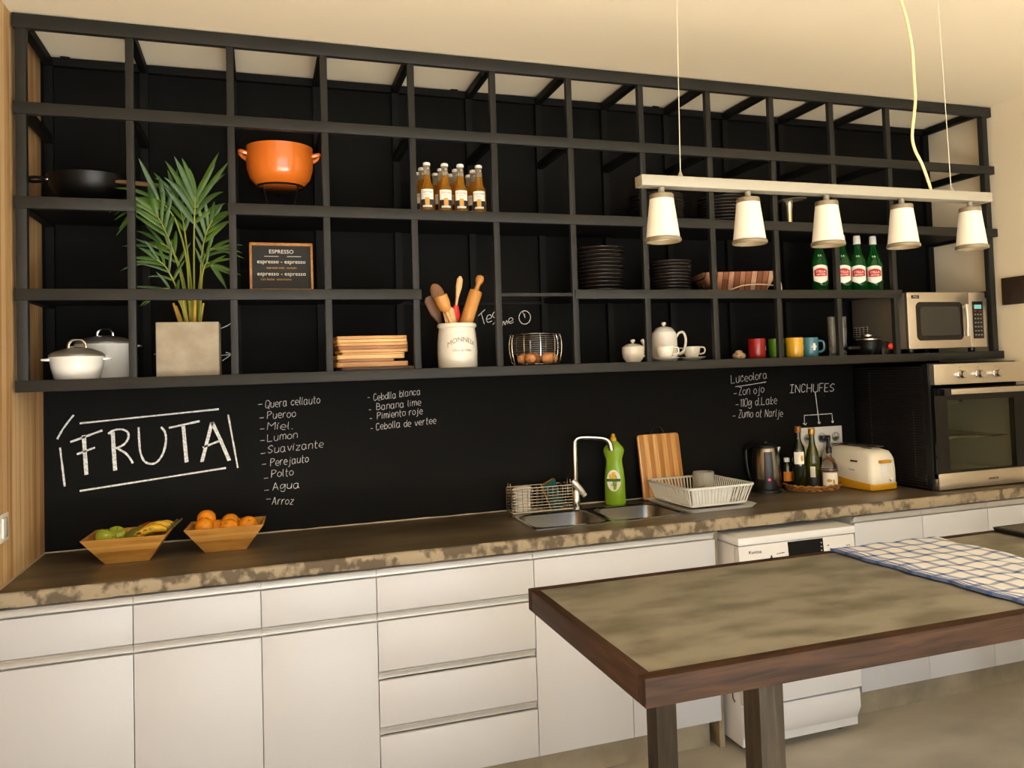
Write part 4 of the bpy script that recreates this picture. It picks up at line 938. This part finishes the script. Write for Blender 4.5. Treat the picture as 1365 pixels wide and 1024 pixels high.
# crock with utensils
cr = thing('utensil_crock', 'tall cream stoneware crock lettered on the front, full of wooden utensils', 'crock', (1.45, -.27, Z0), 0)
obj('body', MB().lathe([(.074, 0), (.077, .004), (.0785, .06), (.0775, .1), (.074, .135), (.0715, .15), (.071, .155), (.077, .16), (.0775, .168), (.074, .174), (.066, .174), (.064, .16), (.066, .02), (.06, .008)], 48), CERAM, cr)
am = text_mb('MONNEIA', .027, .0002, space=.95)
am.fn(lambda p: (p.x, p.y, p.z-p.x*p.x*6.5))
LET = mat('grey_stamp', S(140, 132, 120), .6)
obj('lettering', wrap(am, .0785, .1, ang0=-PI/2+.02), LET, cr)
obj('lettering', wrap(text_mb('Olive & Oliva', .014, .0002), .0792, .062, ang0=-PI/2+.02), LET, cr)
UW = [plank_mat('utensil_wood_%d' % i, cs, 'X', 4, (40, 40, 9), .5, seam=0) for i, cs in enumerate(([S(186, 120, 50), S(216, 152, 76), S(228, 172, 100)], [S(120, 80, 48), S(150, 106, 68), S(166, 122, 84)], [S(196, 146, 88), S(220, 176, 118), S(232, 194, 140)], [S(96, 60, 30), S(124, 80, 42), S(140, 96, 56)]))]
def utensil(name, label, base, tip, build, cat):
    b, t = Vector(base), Vector(tip); ax = (t-b); q = Vector((0, 0, 1)).rotation_difference(ax.normalized())
    th = thing(name, label, cat, base); th.rotation_mode = 'XYZ'; th.rotation_euler = q.to_euler()
    build(th, ax.length); return th
def b_pin(th, L):
    obj('roller', MB().lathe([(.022, .015), (.026, .02), (.0268, L-.075), (.024, L-.066), (.012, L-.064)], 26), UW[0], th)
    obj('handle', MB().lathe([(.011, L-.066), (.009, L-.05), (.0095, L-.04), (.016, L-.027), (.0175, L-.016), (.013, L-.004), (.004, L)], 22), UW[0], th)
def b_spoon(th, L, m=1):
    obj('shaft', MB().tube([(0, 0, 0), (0, 0, L-.06)], .006, 10), UW[m], th)
    obj('head', MB().ball((0, 0, L-.04), (.026, .008, .042), 20, 12), UW[m], th)
def b_scoop(th, L):
    obj('shaft', MB().tube([(0, 0, 0), (0, 0, L-.06)], [.0065, .0085], 10), UW[2], th)
    obj('cup', MB().lathe([(.009, L-.068), (.022, L-.055), (.0265, L-.03), (.026, L), (.0225, L), (.022, L-.02)], 24), UW[0], th)
def b_red(th, L):
    obj('head', MB().loft([oval(0, 0, .008, .006, .13, 18), oval(0, 0, .02, .01, .165, 18), oval(0, 0, .021, .01, .205, 18), oval(0, 0, .009, .006, .238, 18)]), mat('red_silicone', S(206, 34, 22), .4), th)
    obj('shaft', MB().loft([oval(0, 0, .0045, .004, .235, 14), oval(0, 0, .006, .004, .27, 14), oval(0, 0, .0125, .005, L-.04, 14), oval(0, 0, .0115, .005, L-.012, 14), oval(0, 0, .004, .003, L, 14)]), UW[2], th)
def b_spat(th, L, m):
    obj('blade', MB().loft([oval(0, 0, .006, .004, 0, 16), oval(0, 0, .006, .004, L-.12, 16), oval(0, 0, .022, .005, L-.07, 16), oval(0, 0, .023, .004, L-.015, 16), oval(0, 0, .012, .003, L, 16)]), UW[m], th)
utensil('rolling_pin', 'wooden rolling pin leaning to the right in the crock', (1.432, -.25, Z0+.01), (1.556, -.264, 1.893), b_pin, 'rolling pin')
utensil('wooden_spoon', 'dark wooden spoon with a round head at the left of the crock', (1.488, -.30, Z0+.01), (1.366, -.25, 1.858), lambda t, L: b_spoon(t, L, 1), 'spoon')
utensil('wooden_scoop', 'pale wooden scoop with a cup-shaped head in front in the crock', (1.482, -.30, Z0+.01), (1.376, -.328, 1.805), b_scoop, 'scoop')
utensil('silicone_spoon', 'spoon with a red silicone head and upturned wooden handle in the crock', (1.41, -.262, Z0+.012), (1.464, -.298, 1.885), b_red, 'spoon')
utensil('wooden_spatula', 'dark wooden spatula leaning out furthest left of the crock', (1.47, -.215, Z0+.01), (1.347, -.23, 1.81), lambda t, L: b_spat(t, L, 3), 'spatula')
utensil('wooden_spatula', 'short pale wooden spatula below the scoop in the crock', (1.455, -.294, Z0+.012), (1.408, -.303, 1.765), lambda t, L: b_spat(t, L, 2), 'spatula')

# wire egg basket
eb = thing('egg_basket', 'round chrome wire basket holding brown eggs', 'basket', (1.79, -.22, Z0))
w_ = MB(); NV = 10
prof = [(.088, .006), (.103, .03), (.109, .07), (.108, .105), (.101, .128)]
for k in range(10):
    z = .05+.0085*k; R = .108
    w_.tube([(R*math.cos(2*PI*i/40), R*math.sin(2*PI*i/40), z) for i in range(40)], .0013, 5, True)
obj('hoops', w_, mat('dark_wire', S(120, 114, 104), .35, .8), eb)
w_ = MB()
for k in range(NV):
    a = 2*PI*k/NV+.2
    w_.tube(smooth_path([(0, 0, .004)]+[(r*math.cos(a), r*math.sin(a), z) for r, z in prof], 4), .002, 6)
w_.tube([(.101*math.cos(2*PI*i/40), .101*math.sin(2*PI*i/40), .128) for i in range(40)], .0026, 6, True)
w_.tube([(.088*math.cos(2*PI*i/40), .088*math.sin(2*PI*i/40), .005) for i in range(40)], .0026, 6, True)
obj('ribs', w_, CHROME, eb)
EGG = mat('brown_eggshell', S(206, 134, 74), .5, c2=S(214, 148, 92), scale=20)
eggm = MB().lathe([(.002, -.0235), (.012, -.021), (.0195, -.011), (.022, .002), (.0195, .015), (.0125, .024), (.005, .0285), (.001, .0293)], 22)
eg0 = None
for k, (x, y, lab) in enumerate(((1.722, -.262, 'brown egg at the left side of the wire basket'), (1.743, -.295, 'brown egg at the front left of the wire basket'), (1.787, -.225, 'brown egg behind the front eggs in the middle of the wire basket'), (1.812, -.298, 'brown egg at the front right of the wire basket'), (1.85, -.255, 'brown egg right of the front eggs in the wire basket'), (1.855, -.2, 'brown egg at the far right side of the wire basket'))):
    if eg0 is None: eg0 = o = obj('egg', eggm, EGG)
    else: o = eg0.copy(); COL.objects.link(o)
    o.location = (x, y, Z0+.0285); o.rotation_euler = (1.45, random.uniform(-.2, .2), random.uniform(0, 6))
    tag(o, lab, 'egg', 'eggs in the wire basket')

# tea things
sb = thing('sugar_bowl', 'cream lidded sugar bowl left of the teapot', 'sugar bowl', (2.215, -.26, Z0), -.45)
obj('body', MB().lathe([(.03, 0), (.032, .003), (.045, .018), (.0485, .04), (.047, .062), (.048, .065), (.042, .064)], 32), CERAM, sb)
ld = obj('lid', MB().lathe([(.044, .064), (.045, .067), (.03, .076), (.012, .08), (.006, .081)], 28), CERAM, sb)
obj('knob', MB().lathe([(.005, .079), (.0045, .084), (.0105, .09), (.0095, .097), (.002, .0985)], 18), CERAM, ld)
obj('handle', MB().tube(handle_loop((.045, 0, .042), .022, .034, 1, .004), .004, 8), CERAM, sb)
tp = thing('teapot', 'cream ceramic teapot with a domed lid behind the front teacup', 'teapot', (2.400, -.19, Z0), -.35)
obj('body', MB().lathe([(.05, 0), (.054, .004), (.058, .05), (.057, .1), (.053, .125), (.0535, .128), (.046, .128)], 36), CERAM, tp)
ld = obj('lid', MB().lathe([(.05, .128), (.048, .133), (.036, .148), (.015, .155), (.006, .156)], 28), CERAM, tp)
obj('knob', MB().lathe([(.006, .154), (.005, .158), (.0115, .165), (.0105, .173), (.002, .1745)], 18), CERAM, ld)
obj('handle', MB().tube(smooth_path([(.053, 0, .105), (.066, 0, .124), (.085, 0, .126), (.095, 0, .1), (.092, 0, .065), (.08, 0, .04), (.055, 0, .03)], 5), .0055, 8), CERAM, tp)
obj('spout', MB().tube(smooth_path([(-.05, 0, .035), (-.075, 0, .05), (-.088, 0, .08), (-.1, 0, .1)], 5), [.015-.0005*i for i in range(16)], 12), CERAM, tp)
def cup(loc, rotz, label):
    t = thing('teacup', label, 'cup', loc, rotz, 'teacups on the bottom shelf')
    obj('body', MB().lathe([(.02, .012), (.023, .014), (.033, .026), (.0365, .05), (.0365, .062), (.0345, .062), (.033, .045), (.02, .018)], 30), CERAM, t)
    obj('handle', MB().tube(handle_loop((.034, 0, .043), .023, .03, 1, .003), .0034, 8), CERAM, t)
    s_ = obj('saucer', MB().lathe([(.03, 0), (.034, .002), (.058, .012), (.062, .016), (.06, .0165), (.034, .006), (.02, .006)], 36), CERAM, loc=loc, rotz=rotz)
    tag(s_, label.replace('teacup', 'saucer under the teacup'), 'saucer', 'saucers on the bottom shelf')
cup((2.335, -.325, Z0), -.5, 'cream teacup in front of the teapot')
cup((2.52, -.22, Z0), -.5, 'cream teacup right of the teapot')
cup((2.478, -.10, Z0), -.5, 'cream teacup half hidden behind the teapot')

# ornament and mugs
orn = obj('ornament', MB().lathe([(.012, 0), (.022, .004), (.026, .014), (.022, .024), (.014, .03), (.012, .036), (.004, .039)], 20).fn(lambda p: (p.x*1.25, p.y, p.z)), mat('brown_shell', S(150, 104, 66), .4, c2=S(218, 190, 152), scale=60), loc=(2.735, -.26, Z0))
tag(orn, 'small brown and cream shell-like ornament left of the red mug', 'ornament')
def mug(loc, rotz, col, label, deco):
    t = thing('mug', label, 'mug', loc, rotz, 'coloured mugs on the bottom shelf')
    m = mat('glaze_%d_%d_%d' % col, S(*col), .22, coat=.4)
    obj('body', MB().lathe([(.034, 0), (.037, .003), (.0385, .01), (.039, .085), (.038, .088), (.0355, .086), (.035, .01)], 34), m, t)
    obj('handle', MB().tube(handle_loop((.037, 0, .046), .032, .052, 1, .005), .0052, 8), m, t)
    if deco is not None: obj('printed_motif', wrap(deco, .0394, .045, ang0=-PI/2+.15), PAPER if col != (214, 160, 30) else MATS['label_gold'], t)
d1 = MB().lathe([(.011, 0), (.011, .0003), (.007, .0003), (.007, 0)], 16).xf(Matrix.Rotation(PI/2, 4, 'X'))
mug((2.813, -.285, Z0), 1.05, (150, 22, 22), 'dark red mug, leftmost of the coloured mugs', d1)
mug((2.962, -.22, Z0), -.3, (92, 142, 38), 'green mug between the red and yellow mugs', None)
d2 = MB().tube([(.014*math.cos(a), 0, .014*math.sin(a)) for a in [2*PI*i/20 for i in range(20)]], .003, 4, True).fn(lambda p: (p.x, p.y*.1, p.z))
mug((2.996, -.31, Z0), 1.15, (214, 160, 30), 'yellow mug in front of the green mug', d2)
d3 = MB().box(-.006, .006, -.0002, .0002, -.016, .016).box(-.012, .012, -.0002, .0002, -.004, .006)
mug((3.096, -.285, Z0), -.25, (64, 118, 128), 'teal blue mug, rightmost of the coloured mugs', d3)

# tall glasses
TGL = mat('smoky_glass', S(226, 222, 210), .04, trans=.92, ior=1.35)
def tall_glass(x, y, z, label):
    o = obj('tall_glass', MB().lathe([(.014, 0), (.0155, .003), (.0195, .13), (.0185, .13), (.0145, .012)], 24), TGL, loc=(x, y, z))
    tag(o, label, 'glass', 'tall glasses on the bottom shelf')
tall_glass(3.247, -.25, Z0, 'lower tall glass of the nested pair beside the teal mug')
tall_glass(3.247, -.25, Z0+.055, 'upper tall glass of the nested pair beside the teal mug')
tall_glass(3.309, -.25, Z0, 'lower tall glass of the nested pair just right of the upright')
tall_glass(3.309, -.25, Z0+.055, 'upper tall glass of the nested pair just right of the upright')

# black electric cooker
ec = thing('electric_cooker', 'black electric cooker with a chrome rim and a red light left of the microwave', 'appliance', (3.418, -.29, Z0))
obj('pan', MB().lathe([(.045, 0), (.05, .006), (.058, .03), (.063, .066), (.065, .07)], 36), BLK, ec)
obj('lid', MB().lathe([(.066, .07), (.067, .076), (.06, .082), (.035, .086), (.03, .088)], 36), mat('dull_chrome', S(160, 152, 136), .25, .9), ec)
obj('lid_knob', MB().lathe([(.026, .088), (.026, .096), (.022, .098)], 24), CHROME, ec)
obj('control_arm', MB().loft([rrect(0, 0, .03, .035, .01, .0, 3), rrect(0, 0, .028, .033, .01, .05, 3), rrect(0, 0, .02, .025, .01, .062, 3)]).xf(Matrix.Translation((.075, -.01, .0))), BLK, ec)
obj('red_light', MB().ball((.094, -.046, .038), (.013, .007, .015), 16, 10), mat('red_lens', S(206, 24, 14), .15, coat=.5, emit=(1, .05, .02, 1), estr=.25), ec)
obj('side_handle', MB().box(-.125, -.055, -.02, .02, .026, .042), BLK, ec, bevel=.005)
# striped basket
bk = thing('bread_basket', 'copper brown striped basket with a pale cord on the middle shelf', 'basket', (2.765, -.2, Z1), math.radians(-14))
STRB = plank_mat('striped_cloth', [S(72, 42, 26), S(150, 88, 48), S(196, 150, 118), S(222, 186, 162)], 'X', .026, (6, 6, 6), .7, offset=.4, seam=.12)
obj('body', MB().loft([rrect(0, 0, .125, .07, .03, 0, 4), rrect(0, 0, .172, .115, .035, .082, 4), rrect(.0, 0, .178, .12, .035, .092, 4), rrect(0, 0, .172, .114, .035, .092, 4), rrect(0, 0, .12, .065, .03, .01, 4)]), STRB, bk)
obj('cord', MB().tube(smooth_path([(-.125, -.095, .004), (-.06, -.098, .012), (0, -.112, .03), (.06, -.115, .034), (.11, -.108, .032), (.15, -.1, .03), (.17, -.09, .045), (.185, -.085, .04), (.19, -.085, .004)], 6), .0028, 7), mat('pale_cord', S(226, 202, 168), .7), bk)
ph = thing('small_frying_pan', 'small black pan with a short handle behind the plates and the striped basket', 'pan', (2.565, -.13, Z1))
obj('bowl', MB().lathe([(.05, 0), (.055, .004), (.062, .03), (.0635, .03), (.06, .028), (.05, .006)], 28), IRON, ph)
obj('handle', MB().tube([(.0, -.055, .024), (.0, -.09, .028), (.004, -.13, .032)], .005, 8), BLK, ph)

# green beer bottles
def green_beer(loc, label, rotz):
    t = thing('green_beer_bottle', label, 'bottle', loc, rotz, 'green beer bottles on the middle shelf')
    obj('body', MB().lathe([(.036, 0), (.0395, .005), (.0395, .125), (.036, .15), (.024, .182), (.0165, .205), (.015, .225), (.0145, .252), (.016, .254)], 30), GLASS_GREEN, t)
    obj('cap', MB().lathe([(.0165, .228), (.0175, .23), (.0165, .258), (.015, .268), (.003, .27)], 22), mat('white_foil', S(226, 222, 210), .4), t)
    def lens(hw, hh, n=24):
        o_ = [(hw*math.cos(2*PI*i/n), hh*math.sin(2*PI*i/n)*(1-.15*abs(math.cos(2*PI*i/n)))) for i in range(n)]
        return o_
    def shape(pts, t_): # subdivided strip so that it follows the curve
        mb = MB(); pts = sorted(set(round(x, 4) for x, _ in pts)); return mb
    lb = MB(); n = 16; tp_, bt_ = [], []
    for i in range(n+1):
        x = -.036+.072*i/n; u = x/.036; tp_.append((x, 0, .034+.008*(1-u*u))); bt_.append((x, 0, -.028-.016*(1-abs(u))**.8))
    lb.loft([bt_, tp_], False, False, False)
    l = obj('label', wrap(lb, .0399, .083), PAPER, t)
    rb = MB(); tp_, bt_ = [], []
    for i in range(n+1):
        x = -.031+.062*i/n; u = x/.031; tp_.append((x, -.0002, .017+.01*(1-u*u))); bt_.append((x, -.0002, -.012+.003*u*u))
    rb.loft([bt_, tp_], False, False, False)
    obj('label_cartouche', wrap(rb, .0399, .083), RED, l)
    obj('label_lettering', wrap(text_mb('STELLA', .014, .0002).xf(Matrix.Translation((0, -.0005, .006))), .0399, .083), PAPER, l)
    obj('label_lettering', wrap(text_mb('ARTOIS', .012, .0002).xf(Matrix.Translation((0, -.0005, -.007))), .0399, .083), PAPER, l)
    obj('neck_emblem', wrap(text_mb('S.A.', .012, .0002), .0302, .165), PAPER, t)
    return t
gb = green_beer((3.157, -.30, Z1), 'large green beer bottle standing alone left of the upright', -.5)
dup(gb, (3.287, -.30, Z1), -.55, 'large green beer bottle partly hidden by the upright')
dup(gb, (3.374, -.30, Z1), -.6, 'large green beer bottle, second from the right')
dup(gb, (3.466, -.30, Z1), -.6, 'large green beer bottle at the right end of the middle shelf')
dup(gb, (3.235, -.2, Z1), -2.0, 'large green beer bottle at the back behind the upright')

# microwave
mw = thing('microwave', 'silver microwave oven standing on the right end of the bottom shelf', 'microwave', (3.535, -.432, Z0+.0))
MWW, MWH = .47, .283
obj('body', MB().box(0.002, MWW-.002, .016, .395, .022, MWH), mat('silver_paint', S(150, 142, 126), .4, .5), mw, bevel=.004)
obj('door', MB().box(0, .368, 0, .018, .02, MWH+.001), STEEL_APP, mw, bevel=.004)
wl = [(p[0], 0, p[1]) for p in rrect(.186, .148, .138, .087, .02, 0, 6)]
wl = [(x+.0*z, 0, z+(.012 if z > .148 else -.012)*(1-((x-.186)/.138)**2)) for x, _, z in wl]
wd_ = obj('window', MB().loft([[(x, .002, z) for x, _, z in wl], [(x, -.0025, z) for x, _, z in wl]]), mat('microwave_window', S(20, 19, 17), .08), mw)
wl2 = [(p[0], 0, p[1]) for p in rrect(.186, .148, .115, .068, .012, 0, 5)]
obj('window_mesh', MB().loft([[(x, -.0026, z) for x, _, z in wl2], [(x, -.003, z) for x, _, z in wl2]]), mat('microwave_mesh', S(52, 50, 44), .15), wd_)
obj('handle', MB().loft([rrect(.338, -.018, .013, .008, .006, .075, 3), rrect(.338, -.022, .013, .008, .006, .15, 3), rrect(.338, -.018, .013, .008, .006, .225, 3)]).box(.33, .346, -.018, .002, .08, .094).box(.33, .346, -.018, .002, .205, .219), mat('silver_handle', S(214, 206, 190), .3, .6), mw)
obj('control_side', MB().box(.369, MWW, 0, .018, .02, MWH+.001), STEEL_APP, mw, bevel=.004)
kp = obj('keypad', MB().box(.386, .45, -.003, .002, .062, .24), BLK, mw, bevel=.001)
obj('display', MB().box(.396, .44, -.0036, -.003, .204, .224), mat('green_display', S(90, 140, 130), .3, emit=(.3, .7, .65, 1), estr=.35), kp)
kb = MB(); kr = MB()
for r in range(6):
    for c in range(3): kb.box(.395+.0175*c, .405+.0175*c, -.0036, -.003, .076+.0195*r, .083+.0195*r)
obj('button', kb, mat('grey_key', S(130, 126, 116), .5), kp)
obj('red_key_marks', kr.box(.395, .408, -.0036, -.003, .192, .196).box(.425, .44, -.0036, -.003, .192, .196), RED, kp)
for y in (.373, .349, .322, .291):
    sv = MB(); fr_ = MB().box(.0005, .003, y-.0105, y+.0105, .094, .141)
    for k in range(4): sv.box(-.0004, .002, y-.0085, y+.0085, .097+.0105*k, .1045+.0105*k)
    g_ = obj('vent_grille', fr_, mat('pale_vent_edge', S(190, 182, 164), .5), mw)
    obj('vent_slots', sv, BLK, g_)
bdg = obj('badge', MB().box(.025, .07, -.001, .001, .255, .27), BLK, mw)
obj('badge_text', text_mb('MIRO', .012).xf(Matrix.Translation((.0475, -.0016, .2585))), ALU, bdg)
for x in (.05, .42):
    for y in (.05, .35): obj('foot', MB().lathe([(.014, 0), (.016, .004), (.016, .022)], 16, (x, y, 0)), BLK, mw)

# ================================================================ FRUIT BOWLS
def fruit_bowl(loc, rotz, bx, by, rx, ry, h, label):
    t = thing('fruit_bowl', label, 'bowl', loc, rotz)
    th = .007
    A_ = [(-bx, -by, 0), (bx, -by, 0), (bx, by, 0), (-bx, by, 0)]; R_ = [(-rx, -ry, h), (rx, -ry, h), (rx, ry, h), (-rx, ry, h)]
    Ri = [(-rx+th, -ry+th, h), (rx-th, -ry+th, h), (rx-th, ry-th, h), (-rx+th, ry-th, h)]
    Ai = [(-bx+th*.6, -by+th*.6, .008), (bx-th*.6, -by+th*.6, .008), (bx-th*.6, by-th*.6, .008), (-bx+th*.6, by-th*.6, .008)]
    obj('body', MB().loft([A_, R_, Ri, Ai]), BAMBOO, t, bevel=.001)
    return t
fruit_bowl((.283, -.268, .9), math.radians(-3), .068, .058, .131, .113, .091, 'tapered wooden bowl of apples and bananas, left of the bowl of oranges')
fruit_bowl((.592, -.243, .9), math.radians(-3), .068, .052, .131, .1, .09, 'tapered wooden bowl full of oranges on the worktop')
ORG = mat('orange_peel', S(232, 138, 20), .42, c2=S(238, 152, 30), scale=8, bump=.25, bscale=260)
ob = MB().lathe([(.003, -.0315), (.016, -.028), (.027, -.018), (.0325, -.002), (.03, .014), (.02, .026), (.008, .031), (.004, .0302), (.001, .0295)], 26)
of = None
for x, y, z, lab in ((.517, -.232, .982, 'orange at the front left corner of the wooden bowl'), (.522, -.185, 1.003, 'highest orange, at the back left of the bowl'), (.553, -.198, .966, 'orange wedged behind the front left orange'), (.600, -.255, .974, 'orange at the front middle of the bowl'), (.602, -.185, .982, 'orange at the back middle of the bowl'), (.664, -.235, .975, 'rightmost orange in the bowl'),
                     (.555, -.25, .94, 'orange at the bottom front of the bowl, under the others'), (.63, -.22, .94, 'orange at the bottom right of the bowl, under the others')):
    if of is None:
        of = o = thing('orange', lab, 'orange', (x, y, z), 0, 'oranges in the wooden bowl')
        obj('fruit', ob, ORG, of); obj('stem_scar', MB().ball((0, 0, .0298), (.0028, .0028, .001), 8, 5), mat('stem_brown', S(80, 62, 30), .7), of)
    else: o = dup(of, (x, y, z), 0, lab)
    o.rotation_euler = (random.uniform(-.9, .9), random.uniform(-.9, .9), random.uniform(0, 6))
APP = mat('green_apple_skin', S(150, 164, 40), .3, c2=S(172, 176, 62), scale=7, coat=.2)
ab = MB().lathe([(.004, -.024), (.014, -.0275), (.026, -.018), (.0335, .002), (.032, .018), (.022, .0275), (.009, .0265), (.002, .021)], 28)
ap0 = None
for x, y, z, s, lab in ((.206, -.268, .977, 1.0, 'large green apple at the front left of the left bowl'), (.232, -.212, .975, .92, 'green apple behind the large one in the left bowl'), (.258, -.25, .951, .8, 'small green apple low in the middle of the left bowl')):
    if ap0 is None:
        ap0 = o = thing('green_apple', lab, 'apple', (x, y, z), 0, 'green apples in the left bowl')
        obj('fruit', ab, APP, o); obj('stalk', MB().tube([(0, 0, .02), (.001, 0, .032), (.004, 0, .04)], .0012, 6), MATS['stem_brown'], o)
    else: o = dup(ap0, (x, y, z), 0, lab)
    o.scale = (s, s, s); o.rotation_euler = (random.uniform(-.3, .5), random.uniform(-.5, .5), 1)
mg = obj('mango', MB().ball((0, 0, 0), (.042, .031, .028), 26, 16).fn(lambda p: (p.x, p.y+.06*p.x*p.x/.04, p.z)), mat('green_mango_skin', S(92, 104, 38), .4, c2=S(118, 122, 46), scale=10), loc=(.30, -.225, .972))
mg.rotation_euler = (0, -.35, .3); tag(mg, 'dark green mango between the apples and the bananas', 'mango')
sw = obj('sweet_potato', MB().lathe([(.002, -.05), (.012, -.042), (.02, -.015), (.019, .015), (.011, .04), (.002, .05)], 20).xf(Matrix.Rotation(PI/2, 4, 'Y')), mat('red_brown_skin', S(156, 66, 34), .5, c2=S(136, 54, 30), scale=20), loc=(.345, -.188, .99), rotz=.1)
tag(sw, 'reddish brown sweet potato behind the bananas', 'sweet potato')
BAN = mat('ripe_banana_skin', S(66, 40, 18), .45, c2=S(218, 172, 40), scale=30, stretch=(.7, 1, 1), lo=.36, hi=.43)
BANT = mat('banana_stalk', S(120, 100, 34), .6, c2=S(70, 54, 24), scale=40)
def banana(loc, rot, label, s=1.0):
    t = thing('banana', label, 'banana', loc, 0, 'bananas in the left bowl'); t.rotation_euler = rot; t.scale = (s, s, s)
    P = smooth_path([(-.075, 0, -.022), (-.05, 0, .0), (-.015, 0, .014), (.025, 0, .012), (.055, 0, -.004)], 6); n = len(P)
    obj('fruit', MB().tube(P, [.0175*min(1, .35+2.6*i/n, .45+2.4*(n-1-i)/n) for i in range(n)], 10), BAN, t)
    obj('stalk', MB().tube(smooth_path([(.052, 0, -.002), (.07, 0, .006), (.088, 0, .018)], 4), [.009, .008, .0065, .006, .006, .0055, .0055, .005, .005], 8), BANT, t)
    return t
banana((.352, -.268, .986), (.35, -.1, .12), 'spotted ripe banana lying at the front of the bunch', .82)
banana((.362, -.235, .99), (-.1, -.16, .05), 'second banana just behind the front one', .82)
banana((.376, -.212, .988), (-.5, -.2, -.02), 'rear banana, its stalk rising over the rim of the left bowl', .8)

# ================================================================ PENDANT LAMP
LY = -1.65; ZBar = 1.957
pl = thing('pendant_lamp', 'long satin metal pendant bar with five cream lamp shades above the table', 'lamp', (0, LY, 0))
BARM = mat('satin_nickel_bar', S(150, 143, 126), .5, .2)
obj('bar', MB().box(1.614, 2.752, -.021, .021, ZBar, ZBar+.027), BARM, pl, bevel=.0015)
SHADE = mat('cream_glass_shade', S(196, 189, 170), .4, sss=.0, emit=(1.0, .9, .7, 1), estr=.12)
SHB = mat('dull_nickel_band', S(128, 116, 94), .4, .4)
BULB = mat('lamp_bulb', (1, .9, .7, 1), .4, emit=(1, .82, .55, 1), estr=4)
for x in (1.677, 1.930, 2.178, 2.434, 2.684):
    sk_ = obj('lamp_holder', MB().lathe([(.008, ZBar+.001), (.008, ZBar-.012), (.0095, ZBar-.013), (.0095, ZBar-.018)], 18, (x, 0, 0)), BARM, pl)
    obj('shade_collar', MB().lathe([(.0095, ZBar-.017), (.029, ZBar-.0175), (.0305, ZBar-.0185), (.0315, ZBar-.03), (.0285, ZBar-.031)], 36, (x, 0, 0), cap1=False), SHB, sk_)
    obj('lamp_shade', MB().lathe([(.0305, ZBar-.029), (.0440, ZBar-.138), (.0425, ZBar-.138), (.029, ZBar-.031)], 40, (x, 0, 0), False, False), SHADE, pl)
    obj('shade_rim', MB().lathe([(.0432, ZBar-.128), (.0462, ZBar-.131), (.0465, ZBar-.137), (.0445, ZBar-.1395), (.0415, ZBar-.1385), (.0412, ZBar-.128)], 40, (x, 0, 0), False, False), SHB, pl)
    obj('bulb', MB().lathe([(.009, ZBar-.03), (.012, ZBar-.05), (.02, ZBar-.075), (.02, ZBar-.09), (.012, ZBar-.105), (.002, ZBar-.11)], 20, (x, 0, 0)), BULB, sk_)
for x, xt in ((1.733, 1.747), (2.617, 2.60)):
    c_ = obj('suspension_cable', MB().tube([(x, 0, ZBar+.035), (xt, 0, ZC)], .0011, 6), mat('steel_cable', S(214, 204, 180), .4, .3), pl)
    obj('cable_grip', MB().lathe([(.009, ZBar+.027), (.007, ZBar+.032), (.003, ZBar+.042), (.0015, ZBar+.046)], 16, (x, 0, 0)), BARM, c_)
obj('power_cord', MB().tube(smooth_path([(2.545, 0, ZBar+.02), (2.535, 0, 2.01), (2.515, 0, 2.06), (2.492, 0, 2.1), (2.484, 0, 2.14), (2.494, 0, 2.2), (2.502, 0, 2.25), (2.501, 0, 2.32), (2.499, 0, 2.4), (2.485, 0, 2.48), (2.466, 0, 2.54), (2.44, 0, 2.63), (2.44, 0, ZC)], 6), .0042, 8), mat('cream_cord', S(232, 210, 150), .5), pl)
for x in (1.747, 2.60, 2.44): obj('ceiling_rose', MB().lathe([(.03, ZC-.012), (.034, ZC-.008), (.034, ZC)], 24, (x, 0, 0)), BARM, pl)
